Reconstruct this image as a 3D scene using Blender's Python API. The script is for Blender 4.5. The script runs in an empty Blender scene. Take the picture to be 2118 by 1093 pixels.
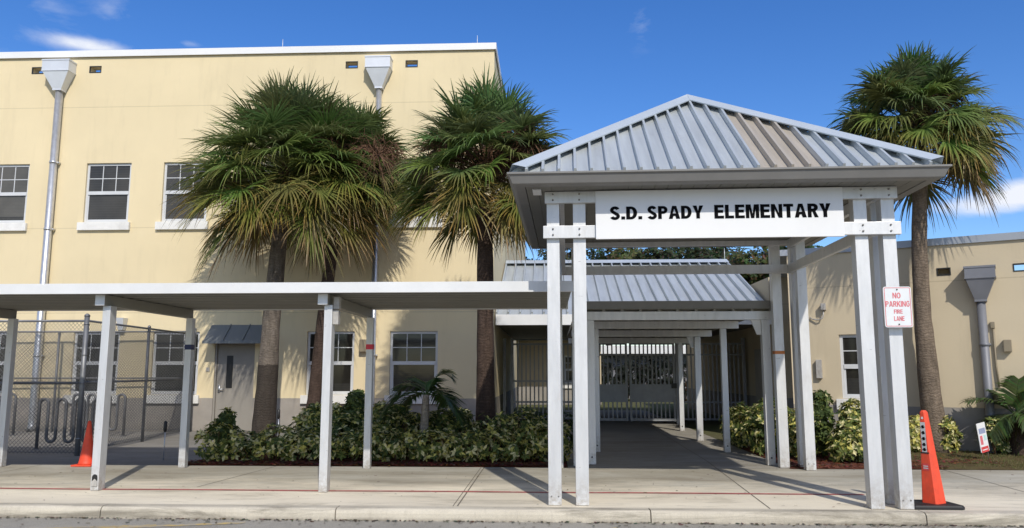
import bpy, bmesh, math, random
import numpy as np
from mathutils import Vector, Matrix, noise as mnoise

scene = bpy.context.scene
COL = scene.collection
R = math.radians

# ------------------------------------------------------------------ camera
cam_d = bpy.data.cameras.new("camera")
cam = bpy.data.objects.new("camera", cam_d)
COL.objects.link(cam)
cam.location = (0, 0, 1.5)
cam.rotation_euler = (R(90 + 7.84), 0, R(2.65))
cam_d.sensor_width = 36
cam_d.lens = 1613 / 2118 * 36
cam_d.clip_start = 0.1
cam_d.clip_end = 2000
scene.camera = cam

# ------------------------------------------------------------------ light
SUN_EL, SUN_AZ = 39.0, 16.5          # azimuth: degrees to the right of straight behind the camera
sd = Vector((math.sin(R(SUN_AZ)) * math.cos(R(SUN_EL)), -math.cos(R(SUN_AZ)) * math.cos(R(SUN_EL)), math.sin(R(SUN_EL))))
sun_d = bpy.data.lights.new("sun", 'SUN')
sun_d.energy = 3.05
sun_d.angle = R(0.8)
sun_d.color = (1.0, 0.94, 0.84)
sun = bpy.data.objects.new("sun", sun_d)
COL.objects.link(sun)
sun.rotation_euler = sd.to_track_quat('Z', 'Y').to_euler()
sun.location = (10, -20, 30)

world = bpy.data.worlds.new("World")
scene.world = world
world.use_nodes = True
wt = world.node_tree
for n in list(wt.nodes):
    wt.nodes.remove(n)


def build_world():
    N, L = wt.nodes, wt.links
    out = N.new('ShaderNodeOutputWorld')
    bg = N.new('ShaderNodeBackground')
    sky = N.new('ShaderNodeTexSky')
    sky.sky_type = 'NISHITA'
    sky.sun_disc = False
    sky.sun_elevation = R(SUN_EL)
    sky.sun_rotation = R(180 - SUN_AZ)
    sky.air_density = 1.0
    sky.dust_density = 0.3
    sky.ozone_density = 4.0
    bg.inputs['Strength'].default_value = 0.15
    tc = N.new('ShaderNodeTexCoord')
    hs = N.new('ShaderNodeHueSaturation')
    hs.inputs['Hue'].default_value = 0.512
    hs.inputs['Saturation'].default_value = 1.27
    hs.inputs['Value'].default_value = 0.94
    L.new(sky.outputs[0], hs.inputs['Color'])

    def math_(op, a, b=None, clamp=False):
        m = N.new('ShaderNodeMath')
        m.operation = op
        m.use_clamp = clamp
        for i, v in enumerate((a, b)):
            if v is None:
                continue
            if isinstance(v, (int, float)):
                m.inputs[i].default_value = v
            else:
                L.new(v, m.inputs[i])
        return m.outputs[0]

    # a few real cloud banks: (direction, angular half width x, half height z, amount)
    sep = N.new('ShaderNodeSeparateXYZ')
    L.new(tc.outputs['Generated'], sep.inputs[0])
    x, y, z = sep.outputs
    u = math_('DIVIDE', x, y)                # tangent-plane coordinates for the part of the sky with y > 0
    hyp = math_('SQRT', math_('ADD', math_('MULTIPLY', x, x), math_('MULTIPLY', y, y)))
    v = math_('DIVIDE', z, hyp)
    mp = N.new('ShaderNodeMapping')
    mp.inputs['Scale'].default_value = (1.0, 1.0, 2.2)
    L.new(tc.outputs['Generated'], mp.inputs[0])
    nz = N.new('ShaderNodeTexNoise')
    nz.inputs['Scale'].default_value = 9
    nz.inputs['Detail'].default_value = 9
    nz.inputs['Roughness'].default_value = 0.62
    nz.inputs['Distortion'].default_value = 0.4
    L.new(mp.outputs[0], nz.inputs['Vector'])
    total = None
    banks = [(0.566, 0.186, 0.10, 0.016, 0.9), (0.66, 0.20, 0.08, 0.024, 0.75), (-0.635, 0.378, 0.07, 0.011, 0.62), (-0.70, 0.42, 0.06, 0.03, 0.22),
             (-0.60, 0.43, 0.03, 0.03, 0.26), (0.123, 0.462, 0.03, 0.04, 0.30), (-0.492, 0.401, 0.02, 0.006, 0.35), (0.9, 0.25, 0.2, 0.06, 0.8), (-1.4, 0.3, 0.5, 0.12, 0.8)]
    for (cu, cv, wu, wv, amt) in banks:
        du = math_('DIVIDE', math_('SUBTRACT', u, cu), wu)
        dv = math_('DIVIDE', math_('SUBTRACT', v, cv), wv)
        r2 = math_('ADD', math_('MULTIPLY', du, du), math_('MULTIPLY', dv, dv))
        g = math_('MULTIPLY', math_('POWER', 2.718, math_('MULTIPLY', r2, -1.0)), amt)
        total = g if total is None else math_('ADD', total, g)
    dens = math_('MULTIPLY', math_('SUBTRACT', math_('ADD', total, math_('MULTIPLY', nz.outputs[0], 1.5)), 0.98), 1.7)
    dens = math_('MULTIPLY', dens, math_('MULTIPLY', total, 1.6, True), True)
    front = math_('GREATER_THAN', y, 0.02)
    dens = math_('MULTIPLY', dens, front, True)
    # unseen broken cloud added behind the photographer to raise the fill light
    nz2 = N.new('ShaderNodeTexNoise')
    nz2.inputs['Scale'].default_value = 3.2
    nz2.inputs['Detail'].default_value = 7
    nz2.inputs['Roughness'].default_value = 0.6
    L.new(mp.outputs[0], nz2.inputs['Vector'])
    fill_cloud = math_('MULTIPLY', math_('SUBTRACT', nz2.outputs[0], 0.43), 6.0, True)
    back = math_('MULTIPLY', math_('SUBTRACT', -0.02, y), 4.0, True)
    above = math_('MULTIPLY', z, 8.0, True)
    dens = math_('ADD', dens, math_('MULTIPLY', math_('MULTIPLY', fill_cloud, back, True), above, True), True)
    mix = N.new('ShaderNodeMixRGB')
    L.new(dens, mix.inputs[0])
    L.new(hs.outputs[0], mix.inputs[1])
    mix.inputs[2].default_value = (5.2, 5.4, 5.9, 1)
    L.new(mix.outputs[0], bg.inputs['Color'])
    L.new(bg.outputs[0], out.inputs[0])


build_world()
scene.view_settings.view_transform = 'Standard'
scene.view_settings.look = 'None'
scene.view_settings.exposure = 0.18
scene.view_settings.gamma = 1.0


# ------------------------------------------------------------------ materials
def lin(c):
    c = c / 255.0
    return c / 12.92 if c <= 0.04045 else ((c + 0.055) / 1.055) ** 2.4


class NT:
    def __init__(self, name):
        self.m = bpy.data.materials.new(name)
        self.m.use_nodes = True
        self.t = self.m.node_tree
        self.b = self.t.nodes['Principled BSDF']
        self.geo = None

    def n(self, kind, **kw):
        nd = self.t.nodes.new(kind)
        for k, v in kw.items():
            setattr(nd, k, v)
        return nd

    def l(self, a, b):
        self.t.links.new(a, b)

    def pos(self):
        if self.geo is None:
            self.geo = self.n('ShaderNodeNewGeometry')
        return self.geo.outputs['Position']

    def noise(self, scale, detail=4, rough=0.6, stretch=None, dist=0.0):
        nz = self.n('ShaderNodeTexNoise')
        nz.inputs['Scale'].default_value = scale
        nz.inputs['Detail'].default_value = detail
        nz.inputs['Roughness'].default_value = rough
        nz.inputs['Distortion'].default_value = dist
        if stretch:
            mp = self.n('ShaderNodeMapping')
            mp.inputs['Scale'].default_value = stretch
            self.l(self.pos(), mp.inputs[0])
            self.l(mp.outputs[0], nz.inputs['Vector'])
        else:
            self.l(self.pos(), nz.inputs['Vector'])
        return nz.outputs['Fac']

    def ramp(self, fac, stops):
        r = self.n('ShaderNodeValToRGB')
        e = r.color_ramp.elements
        e[0].position, e[0].color = stops[0][0], (*stops[0][1], 1)
        e[1].position, e[1].color = stops[-1][0], (*stops[-1][1], 1)
        for p, c in stops[1:-1]:
            q = e.new(p)
            q.color = (*c, 1)
        self.l(fac, r.inputs[0])
        return r.outputs[0]

    def mix(self, fac, a, b, mode='MIX'):
        m = self.n('ShaderNodeMixRGB', blend_type=mode)
        for i, v in enumerate((fac, a, b)):
            if isinstance(v, (int, float)):
                m.inputs[i].default_value = v
            elif isinstance(v, tuple):
                m.inputs[i].default_value = (*v, 1)
            else:
                self.l(v, m.inputs[i])
        return m.outputs[0]

    def math(self, op, a, b=None, clamp=False):
        m = self.n('ShaderNodeMath', operation=op, use_clamp=clamp)
        for i, v in enumerate((a, b)):
            if v is None:
                continue
            if isinstance(v, (int, float)):
                m.inputs[i].default_value = v
            else:
                self.l(v, m.inputs[i])
        return m.outputs[0]

    def xyz(self):
        s = self.n('ShaderNodeSeparateXYZ')
        self.l(self.pos(), s.inputs[0])
        return s.outputs

    def color(self, v):
        if isinstance(v, tuple):
            self.b.inputs['Base Color'].default_value = (*v, 1)
        else:
            self.l(v, self.b.inputs['Base Color'])

    def bump(self, h, strength=0.3, dist=0.01):
        bp = self.n('ShaderNodeBump')
        bp.inputs['Strength'].default_value = strength
        bp.inputs['Distance'].default_value = dist
        self.l(h, bp.inputs['Height'])
        self.l(bp.outputs[0], self.b.inputs['Normal'])

    def set(self, rough=0.6, metal=0.0, spec=0.5):
        self.b.inputs['Roughness'].default_value = rough
        self.b.inputs['Metallic'].default_value = metal
        self.b.inputs['Specular IOR Level'].default_value = spec
        return self.m


def paint(name, col, rough=0.5, metal=0.0, var=0.12, vscale=3.0, dirt=0.0, dirt_col=(0.12, 0.10, 0.08), bump=0.0, bscale=60, spec=0.5, stretch=None):
    t = NT(name)
    lo = tuple(max(0, c * (1 - var)) for c in col)
    hi = tuple(min(1, c * (1 + var)) for c in col)
    c = t.ramp(t.noise(vscale, 6, 0.6, stretch), [(0.3, lo), (0.7, hi)])
    if dirt > 0:
        f = t.ramp(t.noise(vscale * 0.7, 8, 0.7, (1, 1, 0.35)), [(0.52, (0, 0, 0)), (0.78, (dirt,) * 3)])
        c = t.mix(f, c, dirt_col)
    t.color(c)
    if bump:
        t.bump(t.noise(bscale, 4), bump, 0.004)
    return t.set(rough, metal, spec)


def stucco(name, col, band_col, band_z, grooves, dirt=0.25):
    t = NT(name)
    x, y, z = t.xyz()
    c = t.ramp(t.noise(0.6, 5, 0.6), [(0.3, tuple(v * 0.95 for v in col)), (0.7, tuple(min(1, v * 1.03) for v in col))])
    st = t.ramp(t.noise(1.6, 7, 0.7, (1.6, 1.6, 0.22)), [(0.52, (0, 0, 0)), (0.80, (dirt * 1.3,) * 3)])
    c = t.mix(st, c, tuple(v * 0.62 for v in col))
    pt = t.ramp(t.noise(0.45, 2, 0.4, (1, 1, 1.6)), [(0.50, (0, 0, 0)), (0.53, (0.10,) * 3)])
    c = t.mix(pt, c, tuple(min(1, v * 1.12) for v in col))
    bc = t.ramp(t.noise(1.8, 6, 0.65), [(0.3, tuple(v * 0.86 for v in band_col)), (0.7, tuple(v * 1.12 for v in band_col))])
    splash = t.math('MULTIPLY', t.ramp(t.noise(4, 6, 0.7), [(0.35, (0.2,) * 3), (0.8, (1,) * 3)]), t.math('SUBTRACT', 1.0, t.math('MULTIPLY', z, 4.5), True), True)
    bc = t.mix(splash, bc, tuple(v * 0.55 for v in band_col))
    wob = t.math('ADD', z, t.math('MULTIPLY', t.math('SUBTRACT', t.noise(5, 3), 0.5), 0.02))
    c = t.mix(t.math('LESS_THAN', wob, band_z), c, bc)
    h = t.noise(55, 5, 0.7)
    for g in grooves:
        m = t.math('LESS_THAN', t.math('ABSOLUTE', t.math('SUBTRACT', z, g)), 0.011)
        c = t.mix(t.math('MULTIPLY', m, 0.30), c, tuple(v * 0.45 for v in col))
        h = t.math('SUBTRACT', h, t.math('MULTIPLY', m, 0.8))
    t.color(c)
    t.bump(h, 0.35, 0.006)
    return t.set(0.85, 0, 0.25)


def concrete(name, col, stain=0.5, scale=1.0, cracks=False):
    t = NT(name)
    a = t.ramp(t.noise(0.55 * scale, 7, 0.65, (0.6, 1.3, 1)), [(0.28, tuple(v * 0.72 for v in col)), (0.55, col), (0.75, tuple(min(1, v * 1.1) for v in col))])
    b = t.ramp(t.noise(2.2 * scale, 8, 0.75, (0.5, 1.2, 1), 0.6), [(0.45, (0, 0, 0)), (0.75, (stain,) * 3)])
    c = t.mix(b, a, (col[0] * 0.50, col[1] * 0.46, col[2] * 0.36))
    s = t.ramp(t.noise(140, 3, 0.7), [(0.35, (0.82,) * 3), (0.65, (1.08,) * 3)])
    c = t.mix(1.0, c, s, 'MULTIPLY')
    sp = t.ramp(t.noise(24, 2, 0.5), [(0.70, (0, 0, 0)), (0.76, (0.55,) * 3)])
    c = t.mix(sp, c, tuple(v * 0.4 for v in col))
    t.color(c)
    t.bump(t.noise(120, 5, 0.7), 0.25, 0.004)
    return t.set(0.85, 0, 0.3)


def leafmat(name, rough=0.62, trans=0.34):
    t = NT(name)
    at = t.n('ShaderNodeAttribute', attribute_name='tint')
    c = t.mix(1.0, at.outputs['Color'], t.ramp(t.noise(18, 3), [(0.3, (0.8,) * 3), (0.7, (1.18,) * 3)]), 'MULTIPLY')
    t.color(c)
    t.set(rough, 0, 0.4)
    tr = t.n('ShaderNodeBsdfTranslucent')
    t.l(c, tr.inputs[0])
    ms = t.n('ShaderNodeMixShader')
    ms.inputs[0].default_value = trans
    t.l(t.b.outputs[0], ms.inputs[1])
    t.l(tr.outputs[0], ms.inputs[2])
    t.l(ms.outputs[0], t.t.nodes['Material Output'].inputs[0])
    return t.m


def palm_bark(name, col, dark_below=None):
    t = NT(name)
    x, y, z = t.xyz()
    w = t.math('ADD', t.math('MULTIPLY', z, 16.0), t.math('MULTIPLY', t.noise(5, 5, 0.7), 5.0))
    ring = t.math('ABSOLUTE', t.math('SUBTRACT', t.math('FRACT', w), 0.5))
    c = t.ramp(t.noise(7, 7, 0.7, (1.5, 1.5, 0.5)), [(0.3, tuple(v * 0.55 for v in col)), (0.5, col), (0.72, tuple(v * 1.5 for v in col))])
    c = t.mix(t.math('MULTIPLY', ring, 0.9), c, tuple(v * 0.5 for v in col))
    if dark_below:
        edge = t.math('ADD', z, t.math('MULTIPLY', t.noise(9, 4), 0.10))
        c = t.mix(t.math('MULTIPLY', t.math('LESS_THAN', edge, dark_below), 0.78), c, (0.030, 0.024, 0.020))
    t.color(c)
    t.bump(t.math('ADD', t.math('MULTIPLY', ring, 0.7), t.noise(22, 6, 0.75)), 0.8, 0.03)
    return t.set(0.9, 0, 0.2)


def post_mat():
    t = NT('satin_aluminium_post')
    x, y, z = t.xyz()
    c = t.ramp(t.noise(5, 6, 0.6, (3, 3, 0.5)), [(0.3, (0.60, 0.605, 0.605)), (0.7, (0.70, 0.70, 0.695))])
    d = t.ramp(t.noise(4, 8, 0.72, (1.5, 1.5, 0.5)), [(0.55, (0, 0, 0)), (0.8, (0.4,) * 3)])
    c = t.mix(d, c, (0.42, 0.38, 0.32))
    low = t.math('MULTIPLY', t.math('SUBTRACT', 1.0, t.math('MULTIPLY', z, 2.6), True), t.ramp(t.noise(14, 6, 0.75), [(0.4, (0, 0, 0)), (0.68, (0.85,) * 3)]), True)
    c = t.mix(low, c, (0.30, 0.24, 0.17))
    sc = t.ramp(t.noise(9, 3, 0.5, (1, 1, 2.5)), [(0.71, (0, 0, 0)), (0.735, (0.5,) * 3)])
    c = t.mix(sc, c, (0.34, 0.33, 0.32))
    t.color(c)
    t.bump(t.noise(7, 4, 0.6, (2, 2, 0.7)), 0.12, 0.02)
    return t.set(0.46, 0.38, 0.5)


def kerb_mat():
    t = NT('kerb_concrete')
    x, y, z = t.xyz()
    c = t.ramp(t.noise(1.1, 7, 0.65), [(0.3, (0.50, 0.45, 0.36)), (0.65, (0.62, 0.565, 0.455))])
    st = t.ramp(t.noise(0.9, 8, 0.75, (0.5, 3.0, 5.0), 0.7), [(0.49, (0, 0, 0)), (0.62, (0.72,) * 3)])
    c = t.mix(st, c, (0.17, 0.15, 0.115))
    foot = t.math('MULTIPLY', t.math('SUBTRACT', 1.0, t.math('DIVIDE', t.math('ADD', z, 0.135), 0.05), True), t.ramp(t.noise(3.5, 6, 0.7), [(0.35, (0.1,) * 3), (0.6, (0.95,) * 3)]), True)
    c = t.mix(foot, c, (0.13, 0.11, 0.085))
    drip = t.ramp(t.noise(6.0, 6, 0.7, (3, 1, 0.3)), [(0.55, (0, 0, 0)), (0.75, (0.35,) * 3)])
    c = t.mix(drip, c, (0.26, 0.23, 0.18))
    s_ = t.ramp(t.noise(140, 3, 0.7), [(0.35, (0.84,) * 3), (0.65, (1.06,) * 3)])
    c = t.mix(1.0, c, s_, 'MULTIPLY')
    t.color(c)
    t.bump(t.noise(90, 5, 0.7), 0.35, 0.006)
    return t.set(0.88, 0, 0.3)


def sidewalk_mat():
    t = NT('sidewalk_concrete')
    x, y, z = t.xyz()
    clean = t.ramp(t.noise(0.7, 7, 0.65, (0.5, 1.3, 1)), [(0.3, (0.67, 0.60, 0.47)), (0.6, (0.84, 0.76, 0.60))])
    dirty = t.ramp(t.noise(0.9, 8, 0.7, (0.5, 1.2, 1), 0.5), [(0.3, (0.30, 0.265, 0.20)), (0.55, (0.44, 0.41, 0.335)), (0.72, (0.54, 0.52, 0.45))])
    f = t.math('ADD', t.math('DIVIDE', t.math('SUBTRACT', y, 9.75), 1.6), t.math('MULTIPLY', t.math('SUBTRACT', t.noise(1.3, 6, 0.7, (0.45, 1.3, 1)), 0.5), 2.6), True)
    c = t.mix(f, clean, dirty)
    st = t.ramp(t.noise(1.5, 8, 0.75, (0.35, 1.5, 1), 0.8), [(0.53, (0, 0, 0)), (0.70, (0.62,) * 3)])
    c = t.mix(st, c, (0.27, 0.235, 0.17))
    rust = t.ramp(t.noise(0.8, 6, 0.7, (0.6, 1.6, 1)), [(0.6, (0, 0, 0)), (0.75, (0.22,) * 3)])
    c = t.mix(rust, c, (0.50, 0.33, 0.22))
    s_ = t.ramp(t.noise(140, 3, 0.7), [(0.35, (0.86,) * 3), (0.65, (1.06,) * 3)])
    c = t.mix(1.0, c, s_, 'MULTIPLY')
    t.color(c)
    t.bump(t.noise(120, 5, 0.7), 0.25, 0.004)
    return t.set(0.85, 0, 0.3)


M = {}
M['yellow'] = stucco('cream_stucco', (0.725, 0.612, 0.395), (0.33, 0.30, 0.265), 0.83, [5.24, 8.55, 3.0])
M['tan'] = stucco('tan_stucco', (0.56, 0.475, 0.335), (0.29, 0.27, 0.245), 0.82, [3.24])
M['white'] = paint('white_painted_metal', (0.70, 0.705, 0.70), 0.42, 0, 0.05, 2.0, 0.15, (0.42, 0.38, 0.32), spec=0.4)
M['post'] = post_mat()
M['cap'] = paint('white_coping', (0.76, 0.76, 0.755), 0.45, 0, 0.03, 1.0)
M['greycap'] = paint('grey_metal_coping', (0.36, 0.38, 0.41), 0.4, 0.3, 0.08, 1.0)
M['frame'] = paint('window_frame_paint', (0.60, 0.61, 0.62), 0.4, 0, 0.05)
M['sill'] = paint('sill_paint', (0.74, 0.73, 0.70), 0.7, 0, 0.08, 5, 0.3)
M['roofmetal'] = paint('grey_standing_seam_metal', (0.53, 0.565, 0.575), 0.42, 0.35, 0.12, 1.6, 0.22, (0.30, 0.27, 0.24), stretch=(6, 0.5, 0.5))
M['roofbeige'] = paint('beige_roof_metal', (0.47, 0.42, 0.345), 0.45, 0.2, 0.12, 1.6, 0.3, (0.30, 0.26, 0.2), stretch=(6, 0.5, 0.5))  # beige tone for a few front roof bays
M['hip'] = paint('hip_cap_metal', (0.55, 0.60, 0.63), 0.4, 0.25, 0.06, 1.2)
M['gutter'] = paint('gutter_metal', (0.185, 0.18, 0.17), 0.5, 0.0, 0.08, 2.5, 0.25, (0.25, 0.22, 0.18))
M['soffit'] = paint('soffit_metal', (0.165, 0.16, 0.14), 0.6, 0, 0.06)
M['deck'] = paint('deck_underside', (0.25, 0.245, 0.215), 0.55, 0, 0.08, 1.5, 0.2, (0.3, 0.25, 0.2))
M['galv'] = paint('galvanised_pipe', (0.60, 0.61, 0.63), 0.35, 0.75, 0.12, 8)
M['galvw'] = paint('pale_sheet_metal', (0.66, 0.68, 0.71), 0.4, 0.25, 0.06, 3)
M['greysheet'] = paint('grey_painted_sheet', (0.185, 0.19, 0.21), 0.5, 0.1, 0.1, 3)
M['fencemetal'] = paint('galvanised_fence', (0.20, 0.205, 0.215), 0.5, 0.5, 0.2, 6)
M['wire'] = paint('fence_wire', (0.10, 0.104, 0.108), 0.5, 0.5, 0.2, 6)
M['rackmetal'] = paint('bike_rack_metal', (0.17, 0.17, 0.175), 0.45, 0.5, 0.25, 9)
M['picket'] = paint('silver_picket', (0.30, 0.31, 0.325), 0.45, 0.3, 0.12, 4)
M['door'] = paint('grey_door_paint', (0.29, 0.268, 0.235), 0.5, 0, 0.06, 2, 0.15)
M['awning'] = paint('awning_metal', (0.150, 0.165, 0.172), 0.5, 0.0, 0.08, 2)
M['black'] = paint('black_rubber', (0.012, 0.012, 0.013), 0.6, 0, 0.3, 8)
M['dark'] = paint('dark_metal', (0.03, 0.03, 0.03), 0.4, 0.3, 0.2)
M['bolt'] = paint('steel_bolt', (0.24, 0.23, 0.22), 0.45, 0.5, 0.2)
M['orange'] = paint('orange_plastic', (0.80, 0.075, 0.028), 0.55, 0, 0.14, 9, 0.6, (0.34, 0.09, 0.05))
M['redtape'] = paint('red_tape', (0.65, 0.03, 0.06), 0.4)
M['bluetape'] = paint('navy_tape', (0.015, 0.02, 0.09), 0.4)
M['orangetape'] = paint('orange_tape', (0.50, 0.16, 0.03), 0.5)
M['tanbox'] = paint('tan_fixture', (0.24, 0.20, 0.135), 0.5)
M['greybox'] = paint('grey_box', (0.42, 0.40, 0.37), 0.55, 0.1, 0.15, 20, 0.4)
M['signwhite'] = paint('white_sign_face', (0.78, 0.78, 0.775), 0.35, 0, 0.02, 1.0, 0.06)
M['letter'] = paint('black_lettering', (0.006, 0.006, 0.007), 0.85, 0, 0.1, 3, spec=0.05)
M['signred'] = paint('faded_red_ink', (0.66, 0.16, 0.18), 0.5, 0, 0.2, 30)
M['signface'] = paint('reflective_sign_face', (0.72, 0.74, 0.74), 0.4, 0, 0.05, 12)
M['signblue'] = paint('sign_blue_ink', (0.28, 0.32, 0.45), 0.5, 0, 0.2, 30)
M['signcyan'] = paint('sign_pale_green_ink', (0.45, 0.68, 0.64), 0.5, 0, 0.2, 30)
M['signred2'] = paint('sign_red_ink', (0.62, 0.07, 0.07), 0.5, 0, 0.2, 30)
M['greyblade'] = paint('label_grey', (0.55, 0.58, 0.58), 0.5)
M['leaf'] = leafmat('leaf')
M['frond'] = leafmat('palm_frond', 0.40, 0.34)
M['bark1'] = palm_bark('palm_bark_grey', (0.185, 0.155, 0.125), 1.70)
M['bark2'] = palm_bark('palm_bark_dark', (0.085, 0.058, 0.045))
M['bark4'] = palm_bark('palm_bark_tan', (0.20, 0.155, 0.115))
M['ringtrunk'] = palm_bark('ringed_trunk', (0.33, 0.29, 0.24))
M['bark'] = palm_bark('tree_bark', (0.09, 0.07, 0.05))
M['twig'] = paint('dry_twig', (0.13, 0.066, 0.034), 0.8, 0, 0.3, 20)
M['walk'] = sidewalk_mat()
M['walk2'] = concrete('apron_concrete', (0.36, 0.335, 0.285), 0.6)
M['pad'] = concrete('yard_concrete', (0.27, 0.255, 0.23), 0.5)
M['kerb'] = kerb_mat()
M['redline'] = paint('worn_red_paint', (0.42, 0.10, 0.095), 0.7, 0, 0.3, 9, 0.8, (0.45, 0.36, 0.32))


def special_mats():
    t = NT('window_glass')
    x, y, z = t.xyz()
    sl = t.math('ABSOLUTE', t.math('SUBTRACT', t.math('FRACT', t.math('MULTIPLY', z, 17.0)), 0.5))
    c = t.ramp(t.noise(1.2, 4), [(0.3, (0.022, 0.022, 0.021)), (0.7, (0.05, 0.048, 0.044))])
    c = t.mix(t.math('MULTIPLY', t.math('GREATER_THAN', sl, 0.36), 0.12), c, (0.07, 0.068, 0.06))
    t.color(c)
    wob = t.noise(2.5, 2)
    t.bump(wob, 0.05, 0.02)
    M['glass'] = t.set(0.06, 0, 0.35)
    t = NT('window_glass_upper')
    x, y, z = t.xyz()
    sl = t.math('ABSOLUTE', t.math('SUBTRACT', t.math('FRACT', t.math('MULTIPLY', z, 15.0)), 0.5))
    c = t.ramp(t.noise(0.9, 4), [(0.3, (0.035, 0.034, 0.030)), (0.7, (0.075, 0.07, 0.06))])
    c = t.mix(t.math('MULTIPLY', t.math('GREATER_THAN', sl, 0.36), 0.22), c, (0.10, 0.095, 0.085))
    t.color(c)
    M['glass2'] = t.set(0.08, 0, 0.35)
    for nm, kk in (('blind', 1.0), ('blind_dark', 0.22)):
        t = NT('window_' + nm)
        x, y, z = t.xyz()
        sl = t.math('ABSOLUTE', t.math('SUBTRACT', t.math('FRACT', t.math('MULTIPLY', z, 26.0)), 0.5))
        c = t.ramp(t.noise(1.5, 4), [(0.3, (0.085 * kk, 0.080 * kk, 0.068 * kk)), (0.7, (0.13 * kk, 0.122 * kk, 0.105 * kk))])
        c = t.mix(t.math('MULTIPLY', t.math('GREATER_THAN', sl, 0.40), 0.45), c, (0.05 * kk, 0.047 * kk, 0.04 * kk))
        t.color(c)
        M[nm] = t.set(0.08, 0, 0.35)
    # asphalt
    t = NT('asphalt')
    c = t.ramp(t.noise(0.8, 7, 0.7), [(0.3, (0.31, 0.29, 0.25)), (0.7, (0.43, 0.405, 0.35))])
    s = t.ramp(t.noise(150, 3, 0.8), [(0.35, (0.6,) * 3), (0.7, (1.25,) * 3)])
    c = t.mix(1.0, c, s, 'MULTIPLY')
    d = t.ramp(t.noise(7, 6, 0.75), [(0.62, (0, 0, 0)), (0.75, (0.5,) * 3)])
    c = t.mix(d, c, (0.15, 0.14, 0.12))
    t.color(c)
    t.bump(t.noise(170, 4, 0.8), 0.6, 0.008)
    M['asphalt'] = t.set(0.9, 0, 0.25)
    # worn yellow paint
    t = NT('worn_yellow_paint')
    f = t.ramp(t.noise(9, 7, 0.8), [(0.42, (0, 0, 0)), (0.6, (1,) * 3)])
    t.color(t.mix(f, (0.36, 0.34, 0.30), (0.56, 0.40, 0.13)))
    M['yellowline'] = t.set(0.8)
    # mulch
    t = NT('red_mulch')
    c = t.ramp(t.noise(45, 6, 0.8), [(0.3, (0.06, 0.024, 0.016)), (0.5, (0.18, 0.066, 0.042)), (0.75, (0.32, 0.15, 0.10))])
    t.color(c)
    t.bump(t.noise(60, 5, 0.8), 1.0, 0.03)
    M['mulch'] = t.set(0.95, 0, 0.1)
    # soil and thin lawn
    t = NT('lawn_soil')
    c = t.ramp(t.noise(2.5, 7, 0.7), [(0.35, (0.10, 0.065, 0.035)), (0.55, (0.12, 0.10, 0.045)), (0.72, (0.085, 0.095, 0.03))])
    t.color(c)
    t.bump(t.noise(80, 5, 0.8), 0.8, 0.02)
    M['lawn'] = t.set(0.95, 0, 0.1)
    t = NT('far_ground')
    c = t.ramp(t.noise(0.2, 7, 0.7), [(0.35, (0.12, 0.11, 0.06)), (0.65, (0.10, 0.12, 0.045))])
    t.color(c)
    M['ground'] = t.set(0.95, 0, 0.1)
    t = NT('concrete_joint')
    t.color((0.19, 0.17, 0.14))
    M['joint'] = t.set(0.95, 0, 0.1)


special_mats()


# ------------------------------------------------------------------ mesh helpers
class Frame:
    """s along a wall, o out of it towards the street, z up"""
    def __init__(self, ox=0.0, oy=0.0, dx=1.0, dy=0.0):
        self.o = (ox, oy)
        self.d = (dx, dy)
        self.n = (dy, -dx)

    def __call__(self, s, o, z):
        return (self.o[0] + self.d[0] * s + self.n[0] * o, self.o[1] + self.d[1] * s + self.n[1] * o, z)


WORLD = lambda x, y, z: (x, y, z)


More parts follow.
